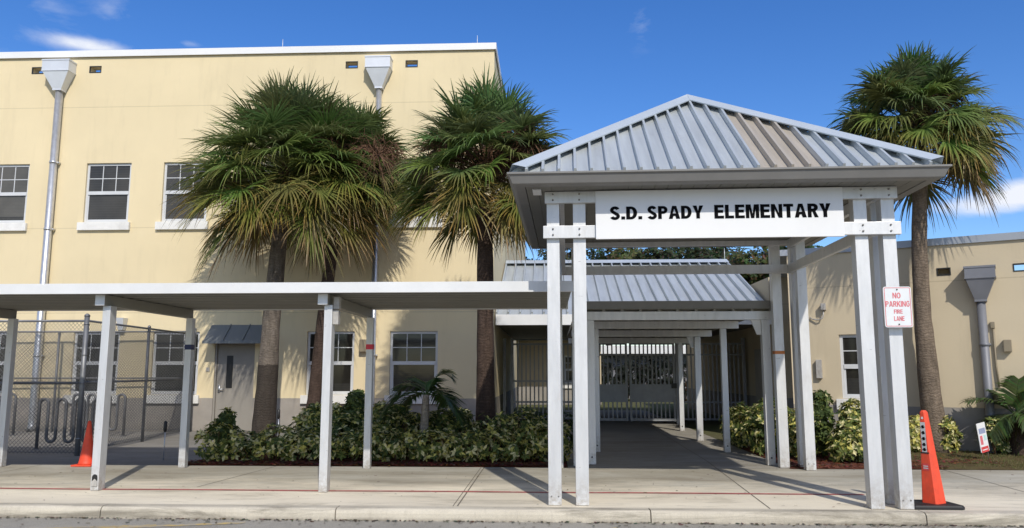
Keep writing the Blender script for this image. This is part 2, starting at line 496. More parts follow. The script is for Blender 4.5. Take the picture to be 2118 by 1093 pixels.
class MB:
    def __init__(self, smooth=False):
        self.v, self.f, self.mi, self.c = [], [], [], []
        self.smooth = smooth
        self.cur = 0
        self.tint = (0.5, 0.5, 0.5)

    def add(self, verts, faces, tints=None):
        b = len(self.v)
        self.v.extend(verts)
        self.f.extend([tuple(b + i for i in f) for f in faces])
        self.mi.extend([self.cur] * len(faces))
        if tints is None:
            self.c.extend([self.tint] * len(verts))
        else:
            self.c.extend(tints)

    def box(self, a0, a1, b0, b1, z0, z1, F=WORLD, bev=0.0):
        if bev <= 0:
            p = [F(a, b, z) for z in (z0, z1) for (a, b) in ((a0, b0), (a1, b0), (a1, b1), (a0, b1))]
            self.add(p, [(0, 3, 2, 1), (4, 5, 6, 7), (0, 1, 5, 4), (1, 2, 6, 5), (2, 3, 7, 6), (3, 0, 4, 7)])
            return
        bm = bmesh.new()
        vs = [bm.verts.new(F(a, b, z)) for z in (z0, z1) for (a, b) in ((a0, b0), (a1, b0), (a1, b1), (a0, b1))]
        for f in [(0, 3, 2, 1), (4, 5, 6, 7), (0, 1, 5, 4), (1, 2, 6, 5), (2, 3, 7, 6), (3, 0, 4, 7)]:
            bm.faces.new([vs[i] for i in f])
        bmesh.ops.bevel(bm, geom=list(bm.edges), offset=bev, segments=2, affect='EDGES', profile=0.7)
        bm.verts.index_update()
        self.add([tuple(v.co) for v in bm.verts], [tuple(v.index for v in f.verts) for f in bm.faces])
        bm.free()

    def prism(self, poly, z0, z1, F=WORLD):
        n = len(poly)
        p = [F(a, b, z0) for a, b in poly] + [F(a, b, z1) for a, b in poly]
        fs = [tuple(range(n))[::-1], tuple(range(n, 2 * n))]
        fs += [(i, (i + 1) % n, n + (i + 1) % n, n + i) for i in range(n)]
        self.add(p, fs)

    def hull8(self, bottom, top):
        """two quads joined"""
        self.add(list(bottom) + list(top), [(0, 3, 2, 1), (4, 5, 6, 7), (0, 1, 5, 4), (1, 2, 6, 5), (2, 3, 7, 6), (3, 0, 4, 7)])

    def tube(self, pts, r, n=8, cap=True):
        pts = [Vector(p) for p in pts]
        rr = r if isinstance(r, (list, tuple)) else [r] * len(pts)
        verts, faces = [], []
        up = Vector((0, 0, 1))
        prev = None
        for i, p in enumerate(pts):
            t = (pts[min(i + 1, len(pts) - 1)] - pts[max(i - 1, 0)]).normalized()
            if prev is None:
                a = t.cross(up)
                if a.length < 0.05:
                    a = t.cross(Vector((1, 0, 0)))
                a.normalize()
            else:
                a = prev - t * prev.dot(t)
                a.normalize()
            prev = a
            b = t.cross(a)
            for k in range(n):
                an = 2 * math.pi * k / n
                verts.append(tuple(p + (a * math.cos(an) + b * math.sin(an)) * rr[i]))
        for i in range(len(pts) - 1):
            for k in range(n):
                faces.append((i * n + k, i * n + (k + 1) % n, (i + 1) * n + (k + 1) % n, (i + 1) * n + k))
        if cap:
            faces.append(tuple(range(n))[::-1])
            faces.append(tuple((len(pts) - 1) * n + k for k in range(n)))
        self.add(verts, faces)

    def build(self, name, mat, parent=None, loc=None):
        """loc: world location of the thing's base (verts are stored relative to it)"""
        me = bpy.data.meshes.new(name)
        base = loc
        if base is None:
            base = ROOTLOC.get(parent.name, (0, 0, 0)) if parent else (0, 0, 0)
        v = np.array(self.v, dtype=float).reshape(-1, 3) - np.array(base, dtype=float)
        me.from_pydata(v.tolist(), [], self.f)
        mats = mat if isinstance(mat, (list, tuple)) else [mat]
        for m in mats:
            me.materials.append(m)
        if len(mats) > 1:
            me.polygons.foreach_set('material_index', self.mi)
        if self.smooth:
            me.polygons.foreach_set('use_smooth', [True] * len(me.polygons))
        if any(c != (0.5, 0.5, 0.5) for c in self.c[:1]) or (self.c and self.c[0] != self.c[-1]):
            at = me.color_attributes.new('tint', 'FLOAT_COLOR', 'POINT')
            arr = np.ones((len(self.c), 4), dtype=np.float32)
            arr[:, :3] = np.array(self.c, dtype=np.float32)
            at.data.foreach_set('color', arr.ravel())
        me.update()
        o = bpy.data.objects.new(name, me)
        COL.objects.link(o)
        if parent is not None:
            o.parent = parent
            ROOTLOC[o.name] = base
        elif loc is not None:
            o.location = loc
            ROOTLOC[o.name] = loc
        return o


ROOTLOC = {}


def tag(o, label=None, cat=None, group=None, kind=None):
    if label:
        o['label'] = label
    if cat:
        o['category'] = cat
    if group:
        o['group'] = group
    if kind:
        o['kind'] = kind
    return o


def thing(name, label, cat, loc, group=None):
    o = bpy.data.objects.new(name, None)
    o.empty_display_size = 0.2
    COL.objects.link(o)
    o.location = loc
    ROOTLOC[o.name] = tuple(loc)
    return tag(o, label, cat, group)


def arc(cx, cy, rx, ry, a0, a1, n=10):
    return [(cx + rx * math.cos(R(a0 + (a1 - a0) * k / n)), cy + ry * math.sin(R(a0 + (a1 - a0) * k / n))) for k in range(n + 1)]


def thick(path, t):
    L_, R_ = [], []
    for k in range(len(path)):
        a, b = path[max(k - 1, 0)], path[min(k + 1, len(path) - 1)]
        dx, dy = b[0] - a[0], b[1] - a[1]
        l = math.hypot(dx, dy) or 1
        nx, ny = -dy / l * t / 2, dx / l * t / 2
        L_.append((path[k][0] + nx, path[k][1] + ny))
        R_.append((path[k][0] - nx, path[k][1] - ny))
    return L_ + R_[::-1]


def glyph(ch, t):
    """heavy grotesque capitals, height 1: (advance width, closed loops)"""
    b = t * 0.86                                    # horizontal strokes are a little thinner
    if ch == ' ':
        return 0.3, []
    if ch == '.':
        return t, [[(0, 0), (t, 0), (t, t), (0, t)]]
    if ch == 'I':
        return t, [[(0, 0), (t, 0), (t, 1), (0, 1)]]
    if ch == 'E':
        m = 0.52
        return 0.60, [[(0, 0), (0.60, 0), (0.60, b), (t, b), (t, m - b / 2), (0.55, m - b / 2), (0.55, m + b / 2), (t, m + b / 2), (t, 1 - b), (0.59, 1 - b), (0.59, 1), (0, 1)]]
    if ch == 'F':
        m = 0.50
        return 0.56, [[(0, 0), (t, 0), (t, m - b / 2), (0.50, m - b / 2), (0.50, m + b / 2), (t, m + b / 2), (t, 1 - b), (0.56, 1 - b), (0.56, 1), (0, 1)]]
    if ch == 'L':
        return 0.56, [[(0, 0), (0.56, 0), (0.56, b), (t, b), (t, 1), (0, 1)]]
    if ch == 'T':
        w = 0.62
        return w, [[(w / 2 - t / 2, 0), (w / 2 + t / 2, 0), (w / 2 + t / 2, 1 - b), (w, 1 - b), (w, 1), (0, 1), (0, 1 - b), (w / 2 - t / 2, 1 - b)]]
    if ch == 'N':
        w = 0.70
        return w, [[(0, 0), (t * 0.95, 0), (t * 0.95, 0.66), (w - t, 0), (w, 0), (w, 1), (w - t * 0.95, 1), (w - t * 0.95, 0.34), (t, 1), (0, 1)]]
    if ch == 'M':
        w = 0.84
        u = t * 0.92
        return w, [[(0, 0), (u, 0), (u, 0.72), (w / 2 - u * 0.48, 0), (w / 2 + u * 0.48, 0), (w - u, 0.72), (w - u, 0), (w, 0), (w, 1), (w - u * 1.45, 1), (w / 2, 0.30), (u * 1.45, 1), (0, 1)]]
    if ch == 'A':
        w = 0.74
        q = 0.22
        return w, [[(0, 0), (t * 1.05, 0), (t * 1.05 + 0.065, q), (w - t * 1.05 - 0.065, q), (w - t * 1.05, 0), (w, 0), (w / 2 + t * 0.58, 1), (w / 2 - t * 0.58, 1)],
                   [(w / 2, 0.78), (w / 2 - 0.105, q + b), (w / 2 + 0.105, q + b)]]
    if ch == 'Y':
        w = 0.70
        return w, [[(w / 2 - t / 2, 0), (w / 2 + t / 2, 0), (w / 2 + t / 2, 0.40), (w, 1), (w - t * 1.12, 1), (w / 2, 0.57), (t * 1.12, 1), (0, 1), (w / 2 - t / 2, 0.40)]]
    if ch == 'K':
        w = 0.70
        return w, [[(0, 0), (t, 0), (t, 0.30), (t + 0.10, 0.42), (w - t * 1.15, 0), (w + 0.02, 0), (t + 0.24, 0.57), (w, 1), (w - t * 1.2, 1), (t, 0.55), (t, 1), (0, 1)]]
    if ch in 'PR':
        w, m = 0.62, 0.40 if ch == 'P' else 0.43
        r_ = (1 - m) / 2
        outer = [(0, 0), (t, 0), (t, m)] + ([(0.34, m)] if ch == 'P' else [])
        if ch == 'R':
            w = 0.66
            outer = [(0, 0), (t, 0), (t, m - 0.03), (0.30, m - 0.03), (w - t * 1.02, 0), (w, 0), (w - 0.17, m + 0.0)]
            outer += arc(0.36, m + r_, 0.28, r_, -60, 90, 10) + [(0, 1)]
        else:
            outer += arc(0.33, m + r_, 0.29, r_, -90, 90, 12) + [(0, 1)]
        hx = 0.33
        hole = [(t, m + b)] + arc(hx, m + r_, 0.29 - t * 0.92, r_ - b, -90, 90, 8) + [(t, 1 - b)]
        return w, [outer, hole]
    if ch == 'D':
        w = 0.68
        return w, [[(0, 0)] + arc(0.30, 0.5, w - 0.30, 0.5, -90, 90, 14) + [(0, 1)], [(t, b)] + arc(0.30, 0.5, w - 0.30 - t, 0.5 - b, -90, 90, 10) + [(t, 1 - b)]]
    if ch == 'O':
        w = 0.74
        return w, [arc(w / 2, 0.5, w / 2, 0.52, 0, 345, 23), arc(w / 2, 0.5, w / 2 - t, 0.52 - b, 0, 345, 23)]
    if ch == 'S':
        w = 0.64
        p = arc(w / 2, 0.735, w / 2 - t / 2 - 0.01, 0.265 - b / 2 + 0.02, 18, 235, 14) + arc(w / 2, 0.265, w / 2 - t / 2, 0.265 - b / 2 + 0.02, 60, -162, 14)
        return w, [thick(p, (t + b) / 2)]
    if ch == 'G':
        w = 0.72
        p = arc(w / 2, 0.5, w / 2 - t / 2, 0.52 - b / 2, 35, 345, 20) + [(w - t / 2, 0.50), (w * 0.52, 0.50)]
        return w, [thick(p, (t + b) / 2)]
    return 0.5, [[(0, 0), (0.5, 0), (0.5, 1), (0, 1)]]


def text_into(name, body, mat, parent, centre, width, height, depth=0.006, stem=0.235, gap=0.075, rotz=0.0):
    """flat lettering facing -Y (before rotz), centred at centre (world), scaled to width x height"""
    cu = bpy.data.curves.new('lettering_curve', 'CURVE')
    cu.dimensions = '2D'
    cu.fill_mode = 'BOTH'
    penx = 0.0
    for ch in body:
        wd_, loops = glyph(ch, stem)
        for lp in loops:
            sp = cu.splines.new('POLY')
            sp.points.add(len(lp) - 1)
            for k_, (gx_, gy_) in enumerate(lp):
                sp.points[k_].co = (penx + gx_, gy_, 0, 1)
            sp.use_cyclic_u = True
        penx += wd_ + gap
    ob = bpy.data.objects.new('lettering_curve', cu)
    COL.objects.link(ob)
    dg = bpy.context.evaluated_depsgraph_get()
    dg.update()
    me = bpy.data.meshes.new_from_object(ob.evaluated_get(dg))
    bpy.data.objects.remove(ob)
    co = np.array([v.co[:] for v in me.vertices])
    fs = [tuple(p.vertices) for p in me.polygons]
    mn, mx = co.min(0), co.max(0)
    u = (co[:, 0] - (mn[0] + mx[0]) / 2) / (mx[0] - mn[0]) * width
    w = (co[:, 1] - (mn[1] + mx[1]) / 2) / (mx[1] - mn[1]) * height
    bpy.data.meshes.remove(me)
    c, s = math.cos(rotz), math.sin(rotz)
    n = len(u)
    mb = MB()
    pts = []
    for k in range(2):
        o = -depth * k
        pts += [(centre[0] + u[i] * c - o * s, centre[1] + u[i] * s + o * c, centre[2] + w[i]) for i in range(n)]
    faces = [tuple(n + i for i in f) for f in fs]
    # side walls along boundary edges
    from collections import Counter
    ec = Counter()
    for f in fs:
        for a, b in zip(f, f[1:] + f[:1]):
            ec[(a, b)] += 1
    for (a, b) in ec:
        if (b, a) not in ec:
            faces.append((a, b, n + b, n + a))
    mb.add(pts, faces)
    return mb.build(name, mat, parent)


# ------------------------------------------------------------------ ground and paving
def sheet(name, x0, x1, y0, y1, z, mat, kind='structure'):
    mb = MB()
    mb.add([(x0, y0, z), (x1, y0, z), (x1, y1, z), (x0, y1, z)], [(0, 1, 2, 3)])
    return tag(mb.build(name, mat), kind=kind)


sheet('ground', -600, 600, -600, 900, -0.16, M['ground'])
sheet('road', -60, 60, -12, 8.83, -0.128, M['asphalt'])
mb = MB()
mb.box(-60, 60, 8.97, 70, -0.15, -0.006)
tag(mb.build('yard_ground', M['ground']), kind='structure')
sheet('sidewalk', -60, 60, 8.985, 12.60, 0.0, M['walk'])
sheet('entrance_path', 0.30, 3.75, 12.604, 31, -0.001, M['walk2'])
sheet('yard_paving', -40, -5.95, 12.604, 19.72, -0.002, M['pad'])

# kerb with a rounded nose, cast in lengths
mb = MB()
prof = [(8.985, -0.14), (8.80, -0.14), (8.805, -0.05), (8.815, -0.022), (8.835, -0.006), (8.86, 0.0), (8.985, 0.0)]
cuts = [-60, -15.0, -11.2, -7.62, -5.02, -2.36, 1.10, 4.02, 7.8, 12, 60]
for a, b in zip(cuts[:-1], cuts[1:]):
    a += 0.006
    b -= 0.006
    n = len(prof)
    pts = [(a, y, z) for y, z in prof] + [(b, y, z) for y, z in prof]
    fs = [(i, i + 1, n + i + 1, n + i) for i in range(n - 1)] + [tuple(range(n)), tuple(range(n, 2 * n))[::-1]]
    mb.add(pts, fs)
tag(mb.build('kerb', M['kerb']), kind='structure')


def strip_poly(mb, p0, p1, w, z):
    d = (Vector((*p1, 0)) - Vector((*p0, 0))).normalized()
    n = Vector((-d.y, d.x, 0)) * w / 2
    a, b = Vector((*p0, z)), Vector((*p1, z))
    mb.add([tuple(a - n), tuple(b - n), tuple(b + n), tuple(a + n)], [(0, 1, 2, 3)])


mb = MB()
for i in range(40):
    xa = -14 + i * 0.47
    if xa > 3.6:
        break
    strip_poly(mb, (xa, 10.06 + 0.01 * math.sin(i)), (xa + 0.47, 10.06 + 0.01 * math.sin(i + 1)), 0.085, 0.004)
tag(mb.build('red_painted_line', M['redline']), kind='structure')
mb = MB()
for p0, p1, w in [((-1.03, 9.0), (-1.02, 12.58), 0.016), ((-1.08, 9.0), (-1.07, 12.58), 0.010), ((2.43, 9.0), (2.66, 13.6), 0.014), ((2.66, 13.6), (2.8, 22.5), 0.012),
                  ((-4.6, 10.3), (-4.35, 12.58), 0.012), ((-8.2, 9.0), (-8.2, 12.58), 0.012), ((5.9, 9.0), (6.05, 12.58), 0.012), ((-60, 9.0), (60, 9.0), 0.004),
                  ((-11.9, 9.0), (-11.9, 12.58), 0.012), ((9.4, 9.0), (9.4, 12.58), 0.012), ((0.3, 15.2), (3.75, 15.2), 0.01), ((0.3, 18.4), (3.75, 18.4), 0.01), ((0.3, 12.6), (3.75, 12.6), 0.012)]:
    strip_poly(mb, p0, p1, w, 0.003)
tag(mb.build('sidewalk_joints', M['joint']), kind='structure')
mb = MB()
for p0, p1, w in [((-5.2, 8.12), (-3.3, 8.62), 0.10), ((-6.8, 7.9), (-4.2, 8.45), 0.05), ((-2.9, 8.0), (-1.7, 8.35), 0.10), ((-1.4, 8.1), (-0.9, 8.3), 0.10), ((0.15, 8.15), (0.72, 8.50), 0.08),
                  ((-4.0, 6.5), (-1.0, 7.4), 0.1), ((0.5, 6.2), (3.5, 8.0), 0.1), ((1.55, 8.05), (2.6, 8.35), 0.09)]:
    strip_poly(mb, p0, p1, w, -0.124)
tag(mb.build('yellow_road_paint', M['yellowline']), kind='structure')


def bed(name, poly, z, mat, seed=1, amp=0.03):
    """uneven planting bed: a triangulated grid inside a rectangle list"""
    rnd = random.Random(seed)
    mb = MB()
    x0, x1, y0, y1 = poly
    nx, ny = max(2, int((x1 - x0) / 0.14)), max(2, int((y1 - y0) / 0.14))
    P = []
    for j in range(ny + 1):
        for i in range(nx + 1):
            e = 0 if (i in (0, nx) or j in (0, ny)) else 1
            P.append((x0 + (x1 - x0) * i / nx, y0 + (y1 - y0) * j / ny + (rnd.uniform(-0.02, 0.02) if j == 0 else 0), z + e * (amp * 0.7 + rnd.uniform(-amp, amp) * 0.6)))
    mb.add(P, [(j * (nx + 1) + i, j * (nx + 1) + i + 1, (j + 1) * (nx + 1) + i + 1, (j + 1) * (nx + 1) + i) for j in range(ny) for i in range(nx)])
    return tag(mb.build(name, mat), kind='structure')


bed('planting_bed', (-5.94, 0.29, 12.62, 19.66), 0.004, M['mulch'], 3)
bed('planting_bed', (3.76, 6.1, 12.64, 16.3), 0.004, M['mulch'], 4)
bed('lawn_ground', (6.1, 16.0, 12.62, 16.6), 0.004, M['lawn'], 5, 0.02)


# ------------------------------------------------------------------ walls with openings
def wall_grid(mb, F, s0, s1, z0, z1, holes, o=0.0, reveal=0.1):
    ss = sorted({s0, s1, *[h[0] for h in holes], *[h[1] for h in holes]})
    zs = sorted({z0, z1, *[h[2] for h in holes], *[h[3] for h in holes]})
    for a, b in zip(ss[:-1], ss[1:]):
        for c, d in zip(zs[:-1], zs[1:]):
            m, k = (a + b) / 2, (c + d) / 2
            if any(h[0] < m < h[1] and h[2] < k < h[3] for h in holes):
                continue
            mb.add([F(a, o, c), F(b, o, c), F(b, o, d), F(a, o, d)], [(0, 1, 2, 3)])
    for h in holes:
        r = h[4] if len(h) > 4 else reveal
        a, b, c, d = h[:4]
        q = [(a, c), (b, c), (b, d), (a, d)]
        for i in range(4):
            (p0, q0), (p1, q1) = q[i], q[(i + 1) % 4]
            mb.add([F(p0, o, q0), F(p0, o - r, q0), F(p1, o - r, q1), F(p1, o, q1)], [(0, 1, 2, 3)])


BLIND = random.Random(4)


def window(F, s0, s1, z0, z1, parent, glass, sill=True, rec=0.055, cols=3, label=None):
    fw = 0.062
    mb = MB()
    o0, o1 = -rec - 0.05, -rec
    g = 0.003
    mb.box(s0 + g, s0 + fw, o0, o1, z0 + g, z1 - g, F)
    mb.box(s1 - fw, s1 - g, o0, o1, z0 + g, z1 - g, F)
    mb.box(s0 + fw, s1 - fw, o0, o1, z1 - fw, z1 - g, F)
    mb.box(s0 + fw, s1 - fw, o0, o1, z0 + g, z0 + fw, F)
    zm = (z0 + z1) / 2
    mb.box(s0 + fw, s1 - fw, o0 + 0.004, o1 + 0.014, zm - 0.045, zm + 0.045, F)
    # sash stiles
    a, b = s0 + fw, s1 - fw
    mb.box(a, a + 0.028, o0 + 0.01, o1 - 0.012, z0 + fw, zm - 0.045, F)
    mb.box(b - 0.028, b, o0 + 0.01, o1 - 0.012, z0 + fw, zm - 0.045, F)
    mb.box(a + 0.028, b - 0.028, o0 + 0.01, o1 - 0.012, z0 + fw, z0 + fw + 0.03, F)
    u0, u1 = zm + 0.045, z1 - fw
    for i in range(1, cols):
        c = a + (b - a) * i / cols
        mb.box(c - 0.010, c + 0.010, o0 + 0.03, o1 - 0.008, u0, u1, F)
    c = (u0 + u1) / 2
    for i in range(cols):
        p, q = a + (b - a) * i / cols + (0.010 if i else 0), a + (b - a) * (i + 1) / cols - (0.010 if i < cols - 1 else 0)
        mb.box(p, q, o0 + 0.03, o1 - 0.008, c - 0.010, c + 0.010, F)
    w = mb.build('window', M['frame'], parent)
    if label:
        w['label'] = label
    mb = MB()
    mb.add([F(a, o0 + 0.025, z0 + fw), F(b, o0 + 0.025, z0 + fw), F(b, o0 + 0.025, zm - 0.03), F(a, o0 + 0.025, zm - 0.03)], [(0, 1, 2, 3)])
    mb.add([F(a, o0 + 0.029, zm + 0.03), F(b, o0 + 0.029, zm + 0.03), F(b, o0 + 0.029, z1 - fw), F(a, o0 + 0.029, z1 - fw)], [(0, 1, 2, 3)])
    mb.build('glass', glass, w)
    hb = BLIND.random()
    if hb > 0.25:
        zb = z1 - fw - (z1 - z0 - 2 * fw) * (0.25 + 0.72 * BLIND.random())
        mb = MB()
        for za, zc, oo in ((max(zb, z0 + fw), zm - 0.032, 0.0275), (max(zb, zm + 0.032), z1 - fw - 0.002, 0.0315)):
            if zc - za > 0.04:
                mb.add([F(a + 0.03, o0 + oo, za), F(b - 0.03, o0 + oo, za), F(b - 0.03, o0 + oo, zc), F(a + 0.03, o0 + oo, zc)], [(0, 1, 2, 3)])
        if mb.f:
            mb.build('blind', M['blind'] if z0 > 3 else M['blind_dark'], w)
    if sill:
        mb = MB()
        mb.box(s0 - 0.10, s1 + 0.08, 0.002, 0.085, z0 - 0.215, z0 - 0.006, F, 0.008)
        mb.box(s0 + 0.004, s1 - 0.004, -rec - 0.04, 0.001, z0 - 0.05, z0 - 0.004, F)
        mb.build('sill', M['sill'], w)
    return w


def rain_head(F, s0, s1, zt, zm, zb, pipe_s, r, parent, mat_head, mat_pipe, zend=0.0, bands=()):
    mb = MB(True)
    po = r + 0.03
    mb.tube([F(pipe_s, po, zb + 0.02), F(pipe_s, po, zend + 0.3), F(pipe_s, po, zend + 0.12), F(pipe_s, po + 0.06, zend)], r, 16)
    for z in bands:
        mb.tube([F(pipe_s, po, z - 0.03), F(pipe_s, po, z + 0.03)], r + 0.012, 16)
        mb.box(pipe_s + r, pipe_s + r + 0.03, 0.002, po, z - 0.02, z + 0.02, F)
    d = mb.build('downspout', mat_pipe, parent)
    mb = MB()
    dep = 0.34
    mb.box(s0, s1, 0.004, dep, zm, zt, F)
    h = r + 0.015
    lo = [F(pipe_s - h, 0.02, zb), F(pipe_s + h, 0.02, zb), F(pipe_s + h, 0.05 + 2 * r, zb), F(pipe_s - h, 0.05 + 2 * r, zb)]
    hi = [F(s0 + 0.006, 0.006, zm), F(s1 - 0.006, 0.006, zm), F(s1 - 0.006, dep - 0.006, zm), F(s0 + 0.006, dep - 0.006, zm)]
    mb.hull8(lo, hi)
    mb.box(s0 - 0.012, s1 + 0.012, 0.004, dep + 0.012, zt - 0.035, zt + 0.003, F)
    mb.box(s0 - 0.008, s1 + 0.008, 0.004, dep + 0.008, zm - 0.012, zm + 0.012, F)
    mb.box(pipe_s - h - 0.012, pipe_s + h + 0.012, 0.01, 0.06 + 2 * r, zb - 0.02, zb + 0.02, F)
    mb.build('conductor_head', mat_head, d)
    return d


# ------------------------------------------------------------------ two-storey building
def main_building():
    F = Frame(0, 19.7, 1, 0)
    root = thing('school_building', 'tall two storey cream building with white coping behind the sabal palms', 'building', (-10, 19.7, 0))
    X0, X1, H = -24.0, -1.38, 10.10
    wins = []
    for c in (-20.2, -17.4, -14.44, -11.65, -9.55, -5.53, -3.40):
        wins.append((c - 0.61, c + 0.61, 5.39, 7.00))
        wins.append((c - 0.61, c + 0.61, 0.91, 2.51))
    door = (-8.52, -7.48, 0.0, 2.24)
    scups = [(x, x + 0.33, 9.52, 9.71) for x in (-14.0, -12.39, -5.36, -3.75)]
    mb = MB()
    wall_grid(mb, F, X0, X1, 0, H, [(*w, 0.105) for w in wins] + [(*door, 0.12)] + [(*s, 0.30) for s in scups])
    # back of the parapet, other sides, roof
    wall_grid(mb, F, X0, X1 - 0.30, 9.30, H, scups, o=-0.30, reveal=0.0)
    mb.add([(X1, 19.7, 0), (X1, 48, 0), (X1, 48, H), (X1, 19.7, H)], [(0, 1, 2, 3)])
    mb.add([(X0, 19.7, 0), (X0, 48, 0), (X0, 48, H), (X0, 19.7, H)], [(3, 2, 1, 0)])
    mb.add([(X0, 48, 0), (X1, 48, 0), (X1, 48, H), (X0, 48, H)], [(3, 2, 1, 0)])
    mb.add([(X1 - 0.3, 20.0, 9.3), (X1 - 0.3, 47.7, 9.3), (X1 - 0.3, 47.7, H), (X1 - 0.3, 20.0, H)], [(3, 2, 1, 0)])
    mb.build('wall', M['yellow'], root)
    mb = MB()
    mb.add([(X0, 20.0, 9.3), (X1 - 0.3, 20.0, 9.3), (X1 - 0.3, 47.9, 9.3), (X0, 47.9, 9.3)], [(0, 1, 2, 3)])
    mb.build('roof', M['gutter'], root)
    mb = MB()
    mb.box(X0, X1 + 0.05, 19.64, 20.04, H + 0.002, H + 0.03)
    mb.box(X0, X1 + 0.052, 19.632, 19.66, H - 0.145, H + 0.034)
    mb.box(X1 - 0.34, X1 + 0.05, 20.04, 48.0, H + 0.002, H + 0.03)
    mb.box(X1 + 0.024, X1 + 0.054, 19.662, 48.0, H - 0.145, H + 0.033)
    mb.build('coping', M['cap'], root)
    for w in wins:
        window(F, *w, root, M['glass2'] if w[2] > 3 else M['glass'])
    for s in scups:
        mb = MB()
        a, b, c, d = s
        mb.box(a - 0.0, a + 0.02, -0.02, 0.012, c, d, F)
        mb.box(b - 0.02, b, -0.02, 0.012, c, d, F)
        mb.box(a + 0.02, b - 0.02, -0.02, 0.012, d - 0.02, d, F)
        mb.box(a + 0.02, b - 0.02, -0.02, 0.012, c, c + 0.02, F)
        mb.build('scupper', M['dark'], root)
    rain_head(F, -13.50, -12.76, 9.79, 9.48, 8.98, -13.10, 0.095, root, M['galvw'], M['galv'], 0.0, (7.0, 5.2, 3.6, 1.9))
    rain_head(F, -4.76, -4.10, 9.72, 9.42, 8.90, -4.42, 0.075, root, M['galvw'], M['galv'], 0.0, (7.0, 5.2, 3.6, 1.9))
    # door
    a, b, c, d = door
    mb = MB()
    mb.box(a + 0.055, b - 0.055, -0.11, -0.065, 0.012, d - 0.055, F)
    dr = mb.build('door', M['door'], root)
    mb = MB()
    mb.box(a + 0.003, a + 0.05, -0.118, -0.02, 0.003, d - 0.003, F)
    mb.box(b - 0.05, b - 0.003, -0.118, -0.02, 0.003, d - 0.003, F)
    mb.box(a + 0.05, b - 0.05, -0.118, -0.02, d - 0.05, d - 0.003, F)
    mb.build('frame', M['door'], dr)
    mb = MB()
    mb.box(a + 0.30, a + 0.46, -0.064, -0.055, 1.08, 1.90, F)
    mb.build('vision_panel', M['dark'], dr)
    mb = MB(True)
    mb.tube([F(a + 0.13, -0.06, 1.05), F(a + 0.13, 0.0, 1.05), F(a + 0.26, 0.0, 1.05)], 0.014, 8)
    mb.box(a + 0.10, a + 0.16, -0.064, -0.052, 0.96, 1.16, F)
    mb.build('handle', M['galv'], dr)
    # awning over the door
    mb = MB()
    xa, xb = -8.62, -7.12
    q = [F(xa, 0.52, 2.24), F(xb, 0.52, 2.24), F(xb, 0.03, 2.68), F(xa, 0.03, 2.68)]
    q2 = [(x, y + 0.03, z - 0.03) for x, y, z in q]
    mb.hull8(q2, q)
    mb.add([F(xa, 0.52, 2.21), F(xa, 0.01, 2.21), F(xa, 0.01, 2.66), F(xa, 0.52, 2.235)], [(0, 1, 2, 3)])
    mb.add([F(xb, 0.52, 2.21), F(xb, 0.01, 2.21), F(xb, 0.01, 2.66), F(xb, 0.52, 2.235)], [(3, 2, 1, 0)])
    mb.box(xa - 0.005, xb + 0.005, 0.515, 0.54, 2.19, 2.265, F)
    for i in range(1, 3):
        x = xa + (xb - xa) * i / 3
        mb.hull8([F(x - 0.01, 0.52, 2.242), F(x + 0.01, 0.52, 2.242), F(x + 0.01, 0.03, 2.682), F(x - 0.01, 0.03, 2.682)],
                 [F(x - 0.01, 0.53, 2.262), F(x + 0.01, 0.53, 2.262), F(x + 0.01, 0.03, 2.706), F(x - 0.01, 0.03, 2.706)])
    mb.build('awning', M['awning'], root)
    # wall lamps and a small plate
    mb = MB()
    mb.box(-4.76, -4.58, 0.003, 0.16, 1.99, 2.30, F, 0.015)
    mb.build('wall_lamp', M['tanbox'], root)
    mb = MB()
    x = -10.95
    mb.hull8([F(x - 0.06, 0.01, 2.55), F(x + 0.06, 0.01, 2.55), F(x + 0.06, 0.16, 2.55), F(x - 0.06, 0.16, 2.55)],
             [F(x - 0.10, 0.01, 2.86), F(x + 0.10, 0.01, 2.86), F(x + 0.10, 0.24, 2.86), F(x - 0.10, 0.24, 2.86)])
    mb.build('wall_lamp', M['galvw'], root)
    mb = MB()
    mb.box(-8.72, -8.63, 0.003, 0.02, 1.50, 1.60, F)
    mb.build('wall_plate', M['greybox'], root)
    for x in (-7.15, -1.85):
        mb = MB(True)
        mb.tube([(x, 19.85, H + 0.02), (x, 19.85, H + 0.34)], [0.012, 0.006], 6)
        mb.build('lightning_rod', M['galvw'], root)
    return root


main_building()


# ------------------------------------------------------------------ right-hand single-storey building, wall turned 29 degrees
RF = Frame(6.884, 15.90, 0.8746, -0.4848)


